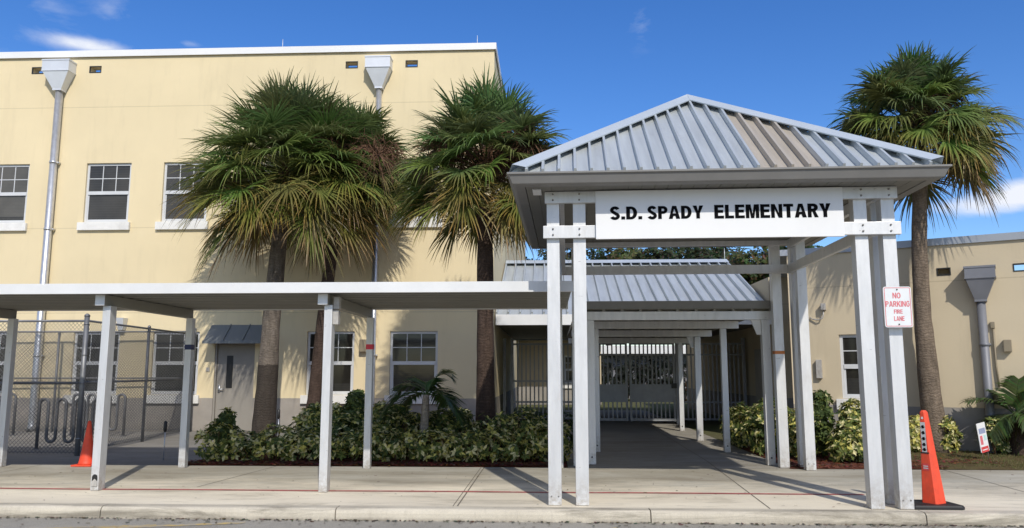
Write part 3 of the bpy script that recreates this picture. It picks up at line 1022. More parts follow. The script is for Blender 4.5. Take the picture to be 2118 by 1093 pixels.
def right_building():
    root = thing('classroom_building', 'low tan building with grey coping behind the single tall palm', 'building', (6.884, 15.9, 0))
    F = RF
    S0, S1, H = -1.85, 9.5, 3.95
    win = (-1.04, -0.10, 0.95, 2.25)
    win2 = (4.6, 5.6, 0.95, 2.25)
    scups = [(0.82, 1.06, 3.35, 3.50), (2.08, 2.36, 3.35, 3.50)]
    mb = MB()
    wall_grid(mb, F, S0, S1, 0, H, [(*win, 0.105), (*win2, 0.105)] + [(*s, 0.28) for s in scups])
    wall_grid(mb, F, S0 + 0.3, S1, 3.0, H, scups[1:], o=-0.28, reveal=0.0)
    c = F(S0, 0, 0)
    plan = [(c[0], c[1]), (c[0] - 0.15, c[1] + 0.005), (6.30, 20.6), (5.78, 20.62), (5.78, 33), (24, 33), (24, 12)]
    pts = plan[:6]
    for (xa, ya), (xb, yb) in zip(pts[:-1], pts[1:]):
        mb.add([(xa, ya, 0), (xb, yb, 0), (xb, yb, H), (xa, ya, H)], [(3, 2, 1, 0)])
    mb.build('wall', M['tan'], root)
    mb = MB()
    e = F(S1, 0, 0)
    poly = [F(S0 + 0.3, -0.28, 0)[:2], F(S1, -0.28, 0)[:2], (24, 12), (24, 33), (5.8, 33), (5.8, 20.65), (6.32, 20.65)]
    mb.add([(x, y, 3.0) for x, y in poly], [tuple(range(len(poly)))])
    mb.build('roof', M['gutter'], root)
    mb = MB()
    mb.box(S0 - 0.06, S1, 0.02, 0.05, H - 0.005, H + 0.135, F)
    mb.box(S0 - 0.06, S1, -0.32, 0.02, H + 0.10, H + 0.13, F)
    f2 = [(c[0] - 0.16, c[1] - 0.04), (6.27, 20.57)]
    d = Vector((f2[1][0] - f2[0][0], f2[1][1] - f2[0][1]))
    L = d.length
    d.normalize()
    F2 = Frame(f2[0][0], f2[0][1], d.x, d.y)
    mb.box(0.0, L, -0.32, 0.025, H + 0.002, H + 0.132, F2)
    mb.build('coping', M['greycap'], root)
    window(F, *win, root, M['glass'])
    window(F, *win2, root, M['glass'])
    rain_head(F, 1.29, 1.79, 3.46, 3.24, 2.82, 1.52, 0.075, root, M['greysheet'], M['greysheet'], 0.0, (2.0, 0.7))
    for s in scups:
        mb = MB()
        a, b, z0, z1 = s
        mb.box(a, a + 0.018, -0.02, 0.012, z0, z1, F)
        mb.box(b - 0.018, b, -0.02, 0.012, z0, z1, F)
        mb.box(a + 0.018, b - 0.018, -0.02, 0.012, z1 - 0.018, z1, F)
        mb.box(a + 0.018, b - 0.018, -0.02, 0.012, z0, z0 + 0.018, F)
        mb.build('scupper', M['dark'], root)
    mb = MB()
    mb.box(1.82, 1.95, 0.003, 0.13, 1.86, 2.08, F, 0.012)
    mb.build('wall_lamp', M['tanbox'], root)
    mb = MB(True)
    mb.box(-1.34, -1.25, 0.004, 0.13, 2.76, 2.90, F, 0.01)
    mb.tube([F(-1.30, 0.07, 2.76), F(-1.30, 0.08, 2.66), F(-1.33, 0.08, 2.59), F(-1.40, 0.07, 2.56), F(-1.52, 0.04, 2.58), F(-1.58, 0.03, 2.62)], 0.014, 8)
    mb.build('camera_bracket', M['greybox'], root)
    mb = MB()
    mb.box(-1.50, -1.39, 0.003, 0.09, 1.36, 1.74, F, 0.006)
    mb.build('panel_box', M['greybox'], root)
    mb = MB(True)
    mb.tube([F(1.68, 0.04, 2.36), F(1.68, 0.04, 1.60), F(1.70, 0.04, 1.2)], 0.018, 8)
    mb.box(1.64, 1.71, 0.003, 0.07, 2.30, 2.42, F, 0.005)
    mb.build('conduit', M['tanbox'], root)
    # shaded service door and boxes on the recessed side
    mb = MB()
    mb.box(5.72, 5.772, 21.1, 22.1, 0.01, 2.1)
    d = mb.build('door', M['door'], root)
    mb = MB()
    mb.box(5.70, 5.72, 21.1 + 0.08, 21.1 + 0.14, 0.95, 1.1)
    mb.build('handle', M['galv'], d)
    for z0 in (1.25, 1.85):
        mb = MB()
        mb.box(5.66, 5.775, 20.68, 20.86, z0, z0 + 0.28, WORLD, 0.01)
        mb.build('panel_box', M['greysheet'], root)
    return root


right_building()


# ------------------------------------------------------------------ entrance canopy with pyramid roof and sign
def entrance_canopy():
    cx, cy = 1.99, 9.05
    root = thing('entrance_canopy', 'white post canopy with grey pyramid metal roof at the kerb', 'canopy', (cx, cy, 0))
    oc = (cx, cy + 1.93)                # plan centre
    e = 2.40
    z_e, z_a = 3.715, 5.37
    xs = (0.065, 0.375, 3.605, 3.915)
    yf, yr = cy + 0.075, cy + 3.785
    spots = [(0.065, yf), (0.375, yf), (0.065, yf + 0.31), (3.915, yf), (3.605, yf), (3.915, yf + 0.31),
             (0.065, yr), (0.375, yr), (0.065, yr - 0.31), (3.915, yr), (3.605, yr), (3.915, yr - 0.31)]
    for (x, y) in spots:
        mb = MB()
        mb.box(x - 0.074, x + 0.074, y - 0.074, y + 0.074, 0.004, 3.608, WORLD, 0.006)
        p = mb.build('post', M['post'], root)
        if (x, y) == (3.605, yr):
            mb = MB()
            mb.box(x - 0.0765, x + 0.0765, y - 0.0765, y + 0.0765, 1.775, 1.825)
            tag(mb.build('tape_band', M['orangetape'], p))
        if abs(x - 1.99) > 1.8 and y == yf or y == yr - 0.31:
            for dx in (-0.04, 0.04):
                mb = MB()
                mb.tube([(x + dx, y - 0.072, 0.10), (x + dx, y - 0.080, 0.10)], 0.009, 8)
                mb.build('anchor_bolt', M['bolt'], p)

    def beam(x0, x1, y0, y1, z0, z1, bolts):
        mb = MB()
        mb.box(x0, x1, y0, y1, z0, z1, WORLD, 0.004)
        b = mb.build('beam', M['post'], root)
        if bolts:
            mb = MB(True)
            for (bx, by, ax) in bolts:
                for dz in (0.035, -0.035):
                    zc = (z0 + z1) / 2 + dz
                    if ax == 'y':
                        mb.tube([(bx, by + 0.003, zc), (bx, by - 0.012, zc)], 0.011, 8)
                    else:
                        mb.tube([(bx + 0.003, by, zc), (bx - 0.012, by, zc)], 0.011, 8)
            mb.build('bolt_heads', M['bolt'], b)

    f0, f1 = cy - 0.058, cy - 0.001
    bl = [(x, f0, 'y') for x in xs]
    beam(-0.03, 4.01, f0, f1, 3.47, 3.606, bl)
    beam(-0.05, 4.03, f0, f1, 3.05, 3.197, bl)
    r1 = yr - 0.075
    beam(-0.01, 3.99, r1 - 0.058, r1, 3.53, 3.606, [])
    beam(-0.01, 3.99, r1 - 0.058, r1, 3.07, 3.21, [])
    for x0 in (3.78, 0.142):
        beam(x0, x0 + 0.058, cy + 0.002, r1 - 0.06, 3.47, 3.606, [])
        beam(x0, x0 + 0.058, cy + 0.002, r1 - 0.06, 3.07, 3.21, [])

    # roof: four standing-seam slopes
    pitch = (z_a - z_e) / e
    sl = math.sqrt(1 + pitch * pitch)
    nx, nz = pitch / sl, 1 / sl            # slope normal (outward, up)
    n_bay = 26
    w = 2 * e / n_bay
    for k in range(4):
        ang = k * math.pi / 2            # 0: front (-Y)
        ca, sa = math.cos(ang), math.sin(ang)

        def P(u, t, h=0.0):
            """u along eave, t inward from eave, h off the slope"""
            lx, ly = u, -(e - t) - h * nx
            z = z_e + t * pitch + h * nz
            return (oc[0] + lx * ca - ly * sa, oc[1] + lx * sa + ly * ca, z)

        mb = MB()
        for i in range(n_bay):
            u0, u1 = -e + i * w, -e + (i + 1) * w
            mb.cur = 1 if (k == 0 and 15 <= i <= 18) else 0
            t0, t1 = e - abs(u0), e - abs(u1)
            pts = [P(u0, 0), P(u1, 0)]
            if t1 > 1e-6:
                pts.append(P(u1, t1))
            if t0 > 1e-6:
                pts.append(P(u0, t0))
            if len(pts) >= 3:
                mb.add(pts, [tuple(range(len(pts)))])
        mb.cur = 0
        for i in range(1, n_bay):
            u = -e + i * w
            t1 = e - abs(u) - 0.02
            if t1 < 0.08:
                continue
            a, b, h = 0.020, 0.014, 0.066
            lo = [P(u - a, 0.0, 0.001), P(u + a, 0.0, 0.001), P(u + a, t1, 0.001), P(u - a, t1, 0.001)]
            hi = [P(u - b, 0.0, h), P(u + b, 0.0, h), P(u + b, t1, h), P(u - b, t1, h)]
            mb.cur = 1 if (k == 0 and 16 <= i <= 18) else 0
            mb.hull8(lo, hi)
        mb.build('roof_panel', [M['roofmetal'], M['roofbeige']], root)
        # hip cap along the +u hip of this side; spans both neighbouring slopes
        ca2, sa2 = math.cos(ang + math.pi / 2), math.sin(ang + math.pi / 2)

        def P2(u, t, h=0.0):
            lx, ly = u, -(e - t) - h * nx
            z = z_e + t * pitch + h * nz
            return (oc[0] + lx * ca2 - ly * sa2, oc[1] + lx * sa2 + ly * ca2, z)

        hw = 0.155
        mb = MB()
        ridge = lambda t: tuple(Vector(P(e - t, t)) + Vector((0, 0, 0.115)))
        sideA = lambda t, h: P(max(e - t - hw, 0.0), t, h)
        sideB = lambda t, h: P2(-max(e - t - hw, 0.0), t, h)
        ts = [0.02, 0.8, 1.6, e - hw, e]
        for t0, t1 in zip(ts[:-1], ts[1:]):
            mb.add([sideA(t0, 0.082), ridge(t0), ridge(t1), sideA(t1, 0.082)], [(0, 1, 2, 3)])
            mb.add([ridge(t0), sideB(t0, 0.082), sideB(t1, 0.082), ridge(t1)], [(0, 1, 2, 3)])
            if t1 < e:
                mb.add([sideA(t0, 0.082), sideA(t1, 0.082), sideA(t1, 0.067), sideA(t0, 0.067)], [(0, 1, 2, 3)])
                mb.add([sideB(t0, 0.082), sideB(t1, 0.082), sideB(t1, 0.067), sideB(t0, 0.067)], [(3, 2, 1, 0)])
        mb.build('hip_cap', M['hip'], root)

    # gutter ring
    mb = MB()
    prof = [(e - 0.01, 3.735), (e + 0.035, 3.738), (e + 0.035, 3.718), (e + 0.012, 3.705), (e - 0.025, 3.618), (e - 0.05, 3.606), (e - 0.16, 3.606), (e - 0.16, 3.70)]
    n = len(prof)
    pts = []
    for (r_, z) in prof:
        pts += [(oc[0] - r_, oc[1] - r_, z), (oc[0] + r_, oc[1] - r_, z), (oc[0] + r_, oc[1] + r_, z), (oc[0] - r_, oc[1] + r_, z)]
    fs = []
    for i in range(n - 1):
        for k in range(4):
            fs.append((i * 4 + k, i * 4 + (k + 1) % 4, (i + 1) * 4 + (k + 1) % 4, (i + 1) * 4 + k))
    mb.add(pts, fs)
    mb.build('gutter', M['gutter'], root)
    mb = MB()
    rr = e - 0.165
    k0 = 0
    nb = 30
    for i in range(nb):
        xa, xb = oc[0] - rr + 2 * rr * i / nb, oc[0] - rr + 2 * rr * (i + 1) / nb
        mb.box(xa + 0.003, xb - 0.003, oc[1] - rr, oc[1] + rr, 3.612, 3.62)
    mb.add([(oc[0] - rr, oc[1] - rr, 3.623), (oc[0] + rr, oc[1] - rr, 3.623), (oc[0] + rr, oc[1] + rr, 3.623), (oc[0] - rr, oc[1] + rr, 3.623)], [(0, 1, 2, 3)])
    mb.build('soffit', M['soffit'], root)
    # small white vent cover under the eave corner
    mb = MB()
    mb.box(oc[0] - 2.16, oc[0] - 2.06, oc[1] - 2.12, oc[1] - 1.85, 3.597, 3.611)
    mb.build('vent_cover', M['white'], root)
    root.rotation_euler = (0, 0, R(-1.4))

    # sign board, fixed on the beams
    sg = thing('name_sign', 'long white board with black capital letters under the canopy eave', 'sign', (cx, cy, 3.02))
    mb = MB()
    mb.box(0.565, 3.385, cy - 0.098, cy - 0.062, 3.025, 3.598, WORLD, 0.004)
    mb.build('board', M['signwhite'], sg)
    y = cy - 0.0985
    text_into('lettering', 'S.D.', M['letter'], sg, (0.918, y, 3.329), 0.370, 0.160, 0.004)
    text_into('lettering', 'SPADY', M['letter'], sg, (1.486, y, 3.329), 0.640, 0.160, 0.004)
    text_into('lettering', 'ELEMENTARY', M['letter'], sg, (2.587, y, 3.329), 1.312, 0.160, 0.004)
    sg.rotation_euler = (0, 0, R(-1.4))
    return root


entrance_canopy()


# ------------------------------------------------------------------ flat covered walkway along the kerb
def covered_walkway():
    root = thing('covered_walkway', 'flat white roofed walkway on slim posts beside the kerb', 'walkway', (-6, 11, 0))
    X0, X1 = -20.0, 0.30
    mb = MB()
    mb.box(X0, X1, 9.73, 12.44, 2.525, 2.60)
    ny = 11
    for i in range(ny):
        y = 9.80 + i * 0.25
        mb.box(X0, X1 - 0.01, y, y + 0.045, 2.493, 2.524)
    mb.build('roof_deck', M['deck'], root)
    mb = MB()
    mb.box(X0, X1 + 0.02, 9.69, 9.728, 2.485, 2.618, WORLD, 0.004)
    mb.box(X0, X1 + 0.02, 12.442, 12.48, 2.485, 2.618)
    mb.build('fascia', M['white'], root)
    for k, x in enumerate((-17.4, -14.5, -11.62, -8.72, -5.76, -2.83)):
        mb = MB()
        mb.box(x - 0.115, x + 0.005, 9.853, 12.41, 2.352, 2.490, WORLD, 0.004)
        bm_ = mb.build('beam', M['deck'], root)  # shade on the beam sides is put into this darker colour
        mb = MB()
        mb.box(x - 0.118, x + 0.008, 9.842, 9.852, 2.348, 2.489, WORLD, 0.003)
        mb.build('lit_end_cap', M['post'], bm_)  # sunlit front end of the beam, painted paler than its sides
        mb = MB()
        mb.box(x - 0.052, x + 0.052, 9.92, 10.07, 0.004, 2.350, WORLD, 0.005)
        p = mb.build('post', M['post'], root)
        if k == 4:
            mb = MB()
            pts = [(x - 0.036, 0.05), (x + 0.036, 0.05), (x + 0.036, 0.17)] + [(x + 0.036 * math.cos(a), 0.17 + 0.036 * math.sin(a)) for a in (0.5, 1.0, 1.57, 2.1, 2.6)] + [(x - 0.036, 0.17)]
            mb.add([(px, 9.9175, pz) for px, pz in pts], [tuple(range(len(pts)))])
            d = mb.build('drain_opening', M['dark'], p)
            mb2 = MB()
            mb2.add([(x - 0.034, 9.915, 0.055), (x + 0.034, 9.915, 0.055), (x + 0.034, 9.916, 0.12), (x, 9.916, 0.15), (x - 0.034, 9.916, 0.12)], [(0, 1, 2, 3, 4)])
            mb2.build('drain_lip', M['greybox'], p)
        mb = MB()
        mb.box(x - 0.052, x + 0.052, 12.29, 12.40, 0.004, 2.350, WORLD, 0.005)
        p = mb.build('post', M['post'], root)
        if k in (4, 5):
            mb = MB()
            mb.box(x - 0.0545, x + 0.0545, 12.2875, 12.4025, 1.845, 1.925)
            mb.build('tape_band', M['bluetape'] if k == 4 else M['redtape'], p)
    mb = MB()
    mb.box(-2.776, -2.70, 9.96, 10.06, 2.30, 2.46, WORLD, 0.006)
    mb.box(-2.776, -2.705, 9.95, 10.05, 2.10, 2.28, WORLD, 0.006)
    mb.build('junction_box', M['greybox'], root)


covered_walkway()


# ------------------------------------------------------------------ low flat walkway roof from the canopy to the gate
def rear_walkway():
    root = thing('gate_walkway', 'low flat roof on white posts leading back from canopy to gate', 'walkway', (2.1, 16.5, 0))
    zb = lambda y: 2.52 - 0.018 * (y - 12.97)
    X0, X1, Y0, Y1 = 0.50, 3.80, 13.03, 20.9
    mb = MB()
    lo = [(X0, Y0, zb(Y0)), (X1, Y0, zb(Y0)), (X1, Y1, zb(Y1)), (X0, Y1, zb(Y1))]
    hi = [(x, y, z + 0.09) for x, y, z in lo]
    mb.hull8(lo, hi)
    nx = 11
    for i in range(nx):
        x = X0 + 0.1 + i * (X1 - X0 - 0.25) / (nx - 1)
        lo = [(x, Y0, zb(Y0) - 0.03), (x + 0.045, Y0, zb(Y0) - 0.03), (x + 0.045, Y1, zb(Y1) - 0.03), (x, Y1, zb(Y1) - 0.03)]
        mb.hull8(lo, [(a, b, c + 0.029) for a, b, c in lo])
    mb.build('roof_deck', M['deck'], root)
    mb = MB()
    mb.hull8([(X0, 12.95, 2.525), (X1 + 0.03, 12.95, 2.525), (X1 + 0.03, 13.028, 2.525), (X0, 13.028, 2.525)],
             [(X0, 12.935, 2.652), (X1 + 0.03, 12.935, 2.652), (X1 + 0.03, 13.028, 2.652), (X0, 13.028, 2.652)])
    mb.build('gutter', M['gutter'], root)
    rows = [(13.10, 0.70, 3.58, 0.13), (15.10, 0.91, 3.33, 0.11), (17.57, 0.91, 3.30, 0.13), (20.36, 0.95, 3.38, 0.11)]
    for k, (y, xl, xr, w) in enumerate(rows):
        zt = zb(y) - 0.032
        mb = MB()
        mb.box(0.52, 3.72 if k == 0 else 3.62, y - 0.06, y + 0.06, zt - 0.14, zt, WORLD, 0.004)
        mb.build('beam', M['post'], root)
        for x in (xl, xr):
            mb = MB()
            mb.box(x - w / 2, x + w / 2, y - w / 2, y + w / 2, 0.004, zt - 0.142, WORLD, 0.005)
            p = mb.build('post', M['post'], root)
            mb = MB(True)
            mb.tube([(x, y - w / 2 + 0.002, 0.12), (x, y - w / 2 - 0.008, 0.12)], 0.014, 8)
            mb.build('anchor_bolt', M['dark'], p)
        if k in (0, 2):
            mb = MB()
            xb = xr - w / 2 - 0.002
            z = zt - 0.143
            mb.prism([(xb - 0.16, 0), (xb, 0), (xb, -0.24), (xb - 0.07, -0.24)], y - 0.02, y + 0.02, lambda a, b, c: (a, c, z + b))
            mb.build('knee_brace', M['white'], root)


rear_walkway()


# ------------------------------------------------------------------ gable roof between the two buildings
def gable_roof():
    root = thing('gable_roof', 'grey ribbed gable roof spanning between the two buildings', 'roof', (2.2, 25, 0))
    X0, X1 = -1.345, 5.70
    ye, yr, ze, zr = 20.0, 25.0, 2.93, 4.95
    for sgn in (-1, 1):
        def P(x, t, h=0.0):
            L = math.hypot(5.0, zr - ze)
            nn = ((zr - ze) / L, 5.0 / L)
            return (x, yr + sgn * (5.0 * (1 - t)) + sgn * h * nn[0], ze + (zr - ze) * t + h * nn[1])
        mb = MB()
        mb.add([P(X0, 0), P(X1, 0), P(X1, 1), P(X0, 1)], [(0, 1, 2, 3)])
        mb.add([P(X0, 0, -0.1), P(X1, 0, -0.1), P(X1, 1, -0.1), P(X0, 1, -0.1)], [(3, 2, 1, 0)])
        n = 23
        for i in range(n + 1):
            x = X0 + 0.02 + (X1 - X0 - 0.04) * i / n
            a, b, h = 0.028, 0.020, 0.09
            lo = [P(x - a, 0, 0.001), P(x + a, 0, 0.001), P(x + a, 0.985, 0.001), P(x - a, 0.985, 0.001)]
            mb.hull8(lo, [P(x - b, 0, h), P(x + b, 0, h), P(x + b, 0.985, h), P(x - b, 0.985, h)])
        mb.build('roof_panel', M['roofmetal'], root)
        mb = MB()
        y0 = yr + sgn * 5.0
        ya, yb = sorted((y0 - sgn * 0.02, y0 + sgn * 0.03))
        mb.box(X0, X1 + 0.02, ya, yb, 2.675, 2.945, WORLD, 0.004)
        mb.build('fascia', M['white'], root)
    mb = MB()
    for sgn in (-1, 1):
        def Q(x, t, h):
            L = math.hypot(5.0, zr - ze)
            nn = ((zr - ze) / L, 5.0 / L)
            return (x, yr + sgn * (5.0 * (1 - t)) + sgn * h * nn[0], ze + (zr - ze) * t + h * nn[1])
        mb.add([Q(X0, 0.94, 0.098), Q(X1 + 0.02, 0.94, 0.098), (X1 + 0.02, yr, zr + 0.115), (X0, yr, zr + 0.115)], [(0, 1, 2, 3)])
        mb.add([Q(X1 - 0.05, 0.0, 0.065), Q(X1 + 0.02, 0.0, 0.065), Q(X1 + 0.02, 0.955, 0.066), Q(X1 - 0.05, 0.955, 0.066)], [(0, 1, 2, 3)])
        mb.add([Q(X1 + 0.02, 0.0, 0.065), Q(X1 + 0.02, 0.0, -0.1), Q(X1 + 0.02, 1, -0.1), Q(X1 + 0.02, 1, 0.07)], [(0, 1, 2, 3)])
    mb.build('ridge_cap', M['hip'], root)
    mb = MB()
    mb.add([(X0, 20.04, 2.72), (X1, 20.04, 2.72), (X1, 29.96, 2.72), (X0, 29.96, 2.72)], [(0, 1, 2, 3)])
    mb.build('ceiling', M['soffit'], root)
    for x, y, z in ((5.66, 25.0, 5.0), (6.9, 25.0, 3.6)):
        if x < 6:
            mb = MB(True)
            mb.tube([(x, y, z), (x, y, z + 0.42)], [0.012, 0.006], 6)
            mb.build('lightning_rod', M['galvw'], root)


gable_roof()


# ------------------------------------------------------------------ picket fence and gates
def picket_panel(mb, x0, x1, y, z0, z1, gap=0.123, w=0.040):
    n = max(1, int(round((x1 - x0) / gap)))
    for i in range(1, n):
        x = x0 + (x1 - x0) * i / n
        mb.box(x - w / 2, x + w / 2, y - 0.012, y + 0.012, z0, z1)


def fence_and_gates():
    Y = 23.0
    fr = thing('picket_fence', 'silver picket fence panel left of the gates under the gable roof', 'fence', (-0.2, Y, 0))
    for x in (-1.28, -1.06, 0.98):
        mb = MB()
        mb.box(x - 0.04, x + 0.04, Y - 0.04, Y + 0.04, 0.0, 2.46)
        mb.build('post', M['picket'], fr)
    for z in (2.29, 1.22, 0.62, 0.17):
        mb = MB()
        mb.box(-1.02, 0.94, Y - 0.02, Y + 0.02, z - 0.025, z + 0.025)
        mb.build('rail', M['picket'], fr)
    mb = MB()
    picket_panel(mb, -1.02, 0.94, Y - 0.032, 0.14, 2.32)
    mb.build('picket_panel', M['picket'], fr)
    fr = thing('picket_fence', 'silver picket fence panel between right gate and tan building', 'fence', (4.7, Y, 0))
    for x in (3.72, 5.64):
        mb = MB()
        mb.box(x - 0.04, x + 0.04, Y - 0.04, Y + 0.04, 0.0, 2.46)
        mb.build('post', M['picket'], fr)
    for z in (2.29, 1.98, 0.62, 0.14):
        mb = MB()
        mb.box(3.76, 5.60, Y - 0.02, Y + 0.02, z - 0.025, z + 0.025)
        mb.build('rail', M['picket'], fr)
    mb = MB()
    picket_panel(mb, 3.76, 5.60, Y - 0.032, 0.11, 2.32)
    mb.build('picket_panel', M['picket'], fr)
    for k, (x0, x1) in enumerate(((1.04, 2.29), (2.35, 3.66))):
        lab = ('left leaf of the silver picket gate with solid kick panel', 'right leaf of the picket gate carrying the black lock box')[k]
        g = thing('picket_gate', lab, 'gate', ((x0 + x1) / 2, Y, 0), 'gate leaves under the gable roof')
        mb = MB()
        for x in (x0, x1 - 0.06):
            mb.box(x, x + 0.06, Y - 0.03, Y + 0.03, 0.08, 2.36)
        for z0, z1 in ((2.27, 2.33), (1.95, 2.01), (0.09, 0.16)):
            mb.box(x0 + 0.06, x1 - 0.06, Y - 0.025, Y + 0.025, z0, z1)
        mb.build('frame', M['picket'], g)
        for za, zb_ in ((0.16, 0.62), (1.13, 1.95), (2.01, 2.27)):
            mb = MB()
            picket_panel(mb, x0 + 0.06, x1 - 0.06, Y, za, zb_)
            mb.build('picket_panel', M['picket'], g)
        mb = MB()
        mb.box(x0 + 0.06, x1 - 0.06, Y - 0.018, Y + 0.018, 0.62, 1.13)
        mb.build('kick_panel', M['picket'], g)
        if k == 1:
            mb = MB()
            mb.box(x1 - 0.12, x1 + 0.03, Y - 0.09, Y - 0.032, 1.02, 1.16, WORLD, 0.008)
            mb.build('lock', M['dark'], g)


fence_and_gates()


# ------------------------------------------------------------------ chain-link fences
def chain_fence(label, p0, p1, post_ts, zt=2.42, zmid=1.29, mid_r=0.022):
    a, b = Vector((*p0, 0)), Vector((*p1, 0))
    L = (b - a).length
    d = (b - a).normalized()
    nrm = Vector((d.y, -d.x, 0))
    root = thing('chain_link_fence', label, 'fence', tuple((a + b) / 2))
    at = lambda s, z, o=0.0: tuple(a + d * s + nrm * o + Vector((0, 0, z)))
    for t, r, h in post_ts:
        mb = MB(True)
        mb.tube([at(t * L, 0.0), at(t * L, h)], r, 12)
        mb.tube([at(t * L, h), at(t * L, h + 0.03), at(t * L, h + 0.055)], [r * 1.12, r * 1.05, r * 0.3], 12)
        for z in (0.3, zmid, 1.8, zt - 0.06):
            mb.tube([at(t * L, z - 0.012), at(t * L, z + 0.012)], r * 1.12, 12)
        mb.build('post', M['fencemetal'], root)
    for z, r in ((zt, 0.021), (zmid, mid_r), (0.06, 0.006)):
        mb = MB(True)
        mb.tube([at(0, z), at(L, z)], r, 8)
        mb.build('rail', M['fencemetal'], root)
    mb = MB()
    H0, H1 = 0.04, zt
    g = 0.074
    w = 0.0040
    hh = H1 - H0

    def ribbon(s0, z0, s1, z1, o):
        dx, dz = s1 - s0, z1 - z0
        l = math.hypot(dx, dz)
        nx, nz = -dz / l * w, dx / l * w
        mb.add([at(s0 - nx, z0 - nz, o), at(s1 - nx, z1 - nz, o), at(s1 + nx, z1 + nz, o), at(s0 + nx, z0 + nz, o),
                at(s0, z0, o + 0.004), at(s1, z1, o + 0.004)], [(0, 1, 5, 4), (4, 5, 2, 3), (0, 3, 2, 1)])

    k = -int(hh / g) - 1
    while k * g < L:
        s = k * g
        for dirn in (1, -1):
            s0, s1 = (s, s + hh)
            z0, z1 = (H0, H1) if dirn > 0 else (H1, H0)
            ta, tb = max(0, -s0 / hh), min(1, (L - s0) / hh)
            if tb > ta:
                ribbon(s0 + hh * ta, z0 + (z1 - z0) * ta, s0 + hh * tb, z0 + (z1 - z0) * tb, 0.026 if dirn > 0 else 0.030)
        k += 1
    mb.build('wire_mesh', M['wire'], root)


chain_fence('chain link fence run nearest the street with the thick corner post', (-18.0, 13.97), (-8.47, 13.97), [(0.15, 0.03, 2.45), (0.45, 0.03, 2.45), (0.72, 0.03, 2.45), (1.0, 0.045, 2.50)], mid_r=0.026)
chain_fence('chain link fence run going back from the corner post to the building', (-8.52, 14.03), (-9.0, 19.55), [(0.5, 0.032, 2.45), (1.0, 0.036, 2.55)], 2.43, 1.30)
chain_fence('chain link fence run along the cream wall behind the bike racks', (-18.0, 19.3), (-9.05, 19.45), [(0.3, 0.03, 2.45), (0.62, 0.03, 2.45)], 2.50, 1.33, 0.018)


# ------------------------------------------------------------------ bike racks
def bike_rack(label, x0, y, n, per=0.36, top=0.96, bot=0.14):
    root = thing('bike_rack', label, 'bike rack', (x0, y, 0), 'wave bike racks behind the chain link fence')
    r = per / 4
    pts = [(x0, y, 0.0), (x0, y, top - r)]
    x = x0
    for i in range(n):
        for a in range(1, 9):
            t = math.pi * a / 8
            pts.append((x + r - r * math.cos(t), y, top - r + r * math.sin(t)))
        x += 2 * r
        if i < n - 1:
            pts.append((x, y, bot + r))
            for a in range(1, 9):
                t = math.pi * a / 8
                pts.append((x + r - r * math.cos(t), y, bot + r - r * math.sin(t)))
            x += 2 * r
            pts.append((x, y, top - r))
    pts.append((x, y, 0.0))
    mb = MB(True)
    mb.tube(pts, 0.03, 12)
    mb.build('wave_tube', M['rackmetal'], root)
    mb = MB(True)
    for xx in (x0, x):
        mb.tube([(xx, y, 0.0), (xx, y, 0.012)], 0.075, 14)
    mb.build('base_flange', M['rackmetal'], root)


bike_rack('dark wave bike rack nearest the chain link fence', -9.98, 15.1, 4)
bike_rack('wave bike rack at the back beside the cream wall downspout', -13.95, 18.3, 4)
bike_rack('wave bike rack at the back below the lower cream wall window', -11.22, 18.2, 4)


# ------------------------------------------------------------------ cones and small signs
def traffic_cone():
    x, y = -7.42, 12.52
    root = thing('traffic_cone', 'small orange traffic cone beside the drain post', 'traffic cone', (x, y, 0))
    mb = MB()
    mb.box(x - 0.165, x + 0.165, y - 0.165, y + 0.165, 0.004, 0.028, WORLD, 0.008)
    mb.build('base', M['orange'], root)
    mb = MB(True)
    zs = [0.028, 0.05, 0.09, 0.3, 0.5, 0.695, 0.71]
    rs = [0.135, 0.122, 0.112, 0.080, 0.052, 0.026, 0.018]
    mb.tube([(x, y, z) for z in zs], rs, 24)
    mb.build('cone_body', M['orange'], root)


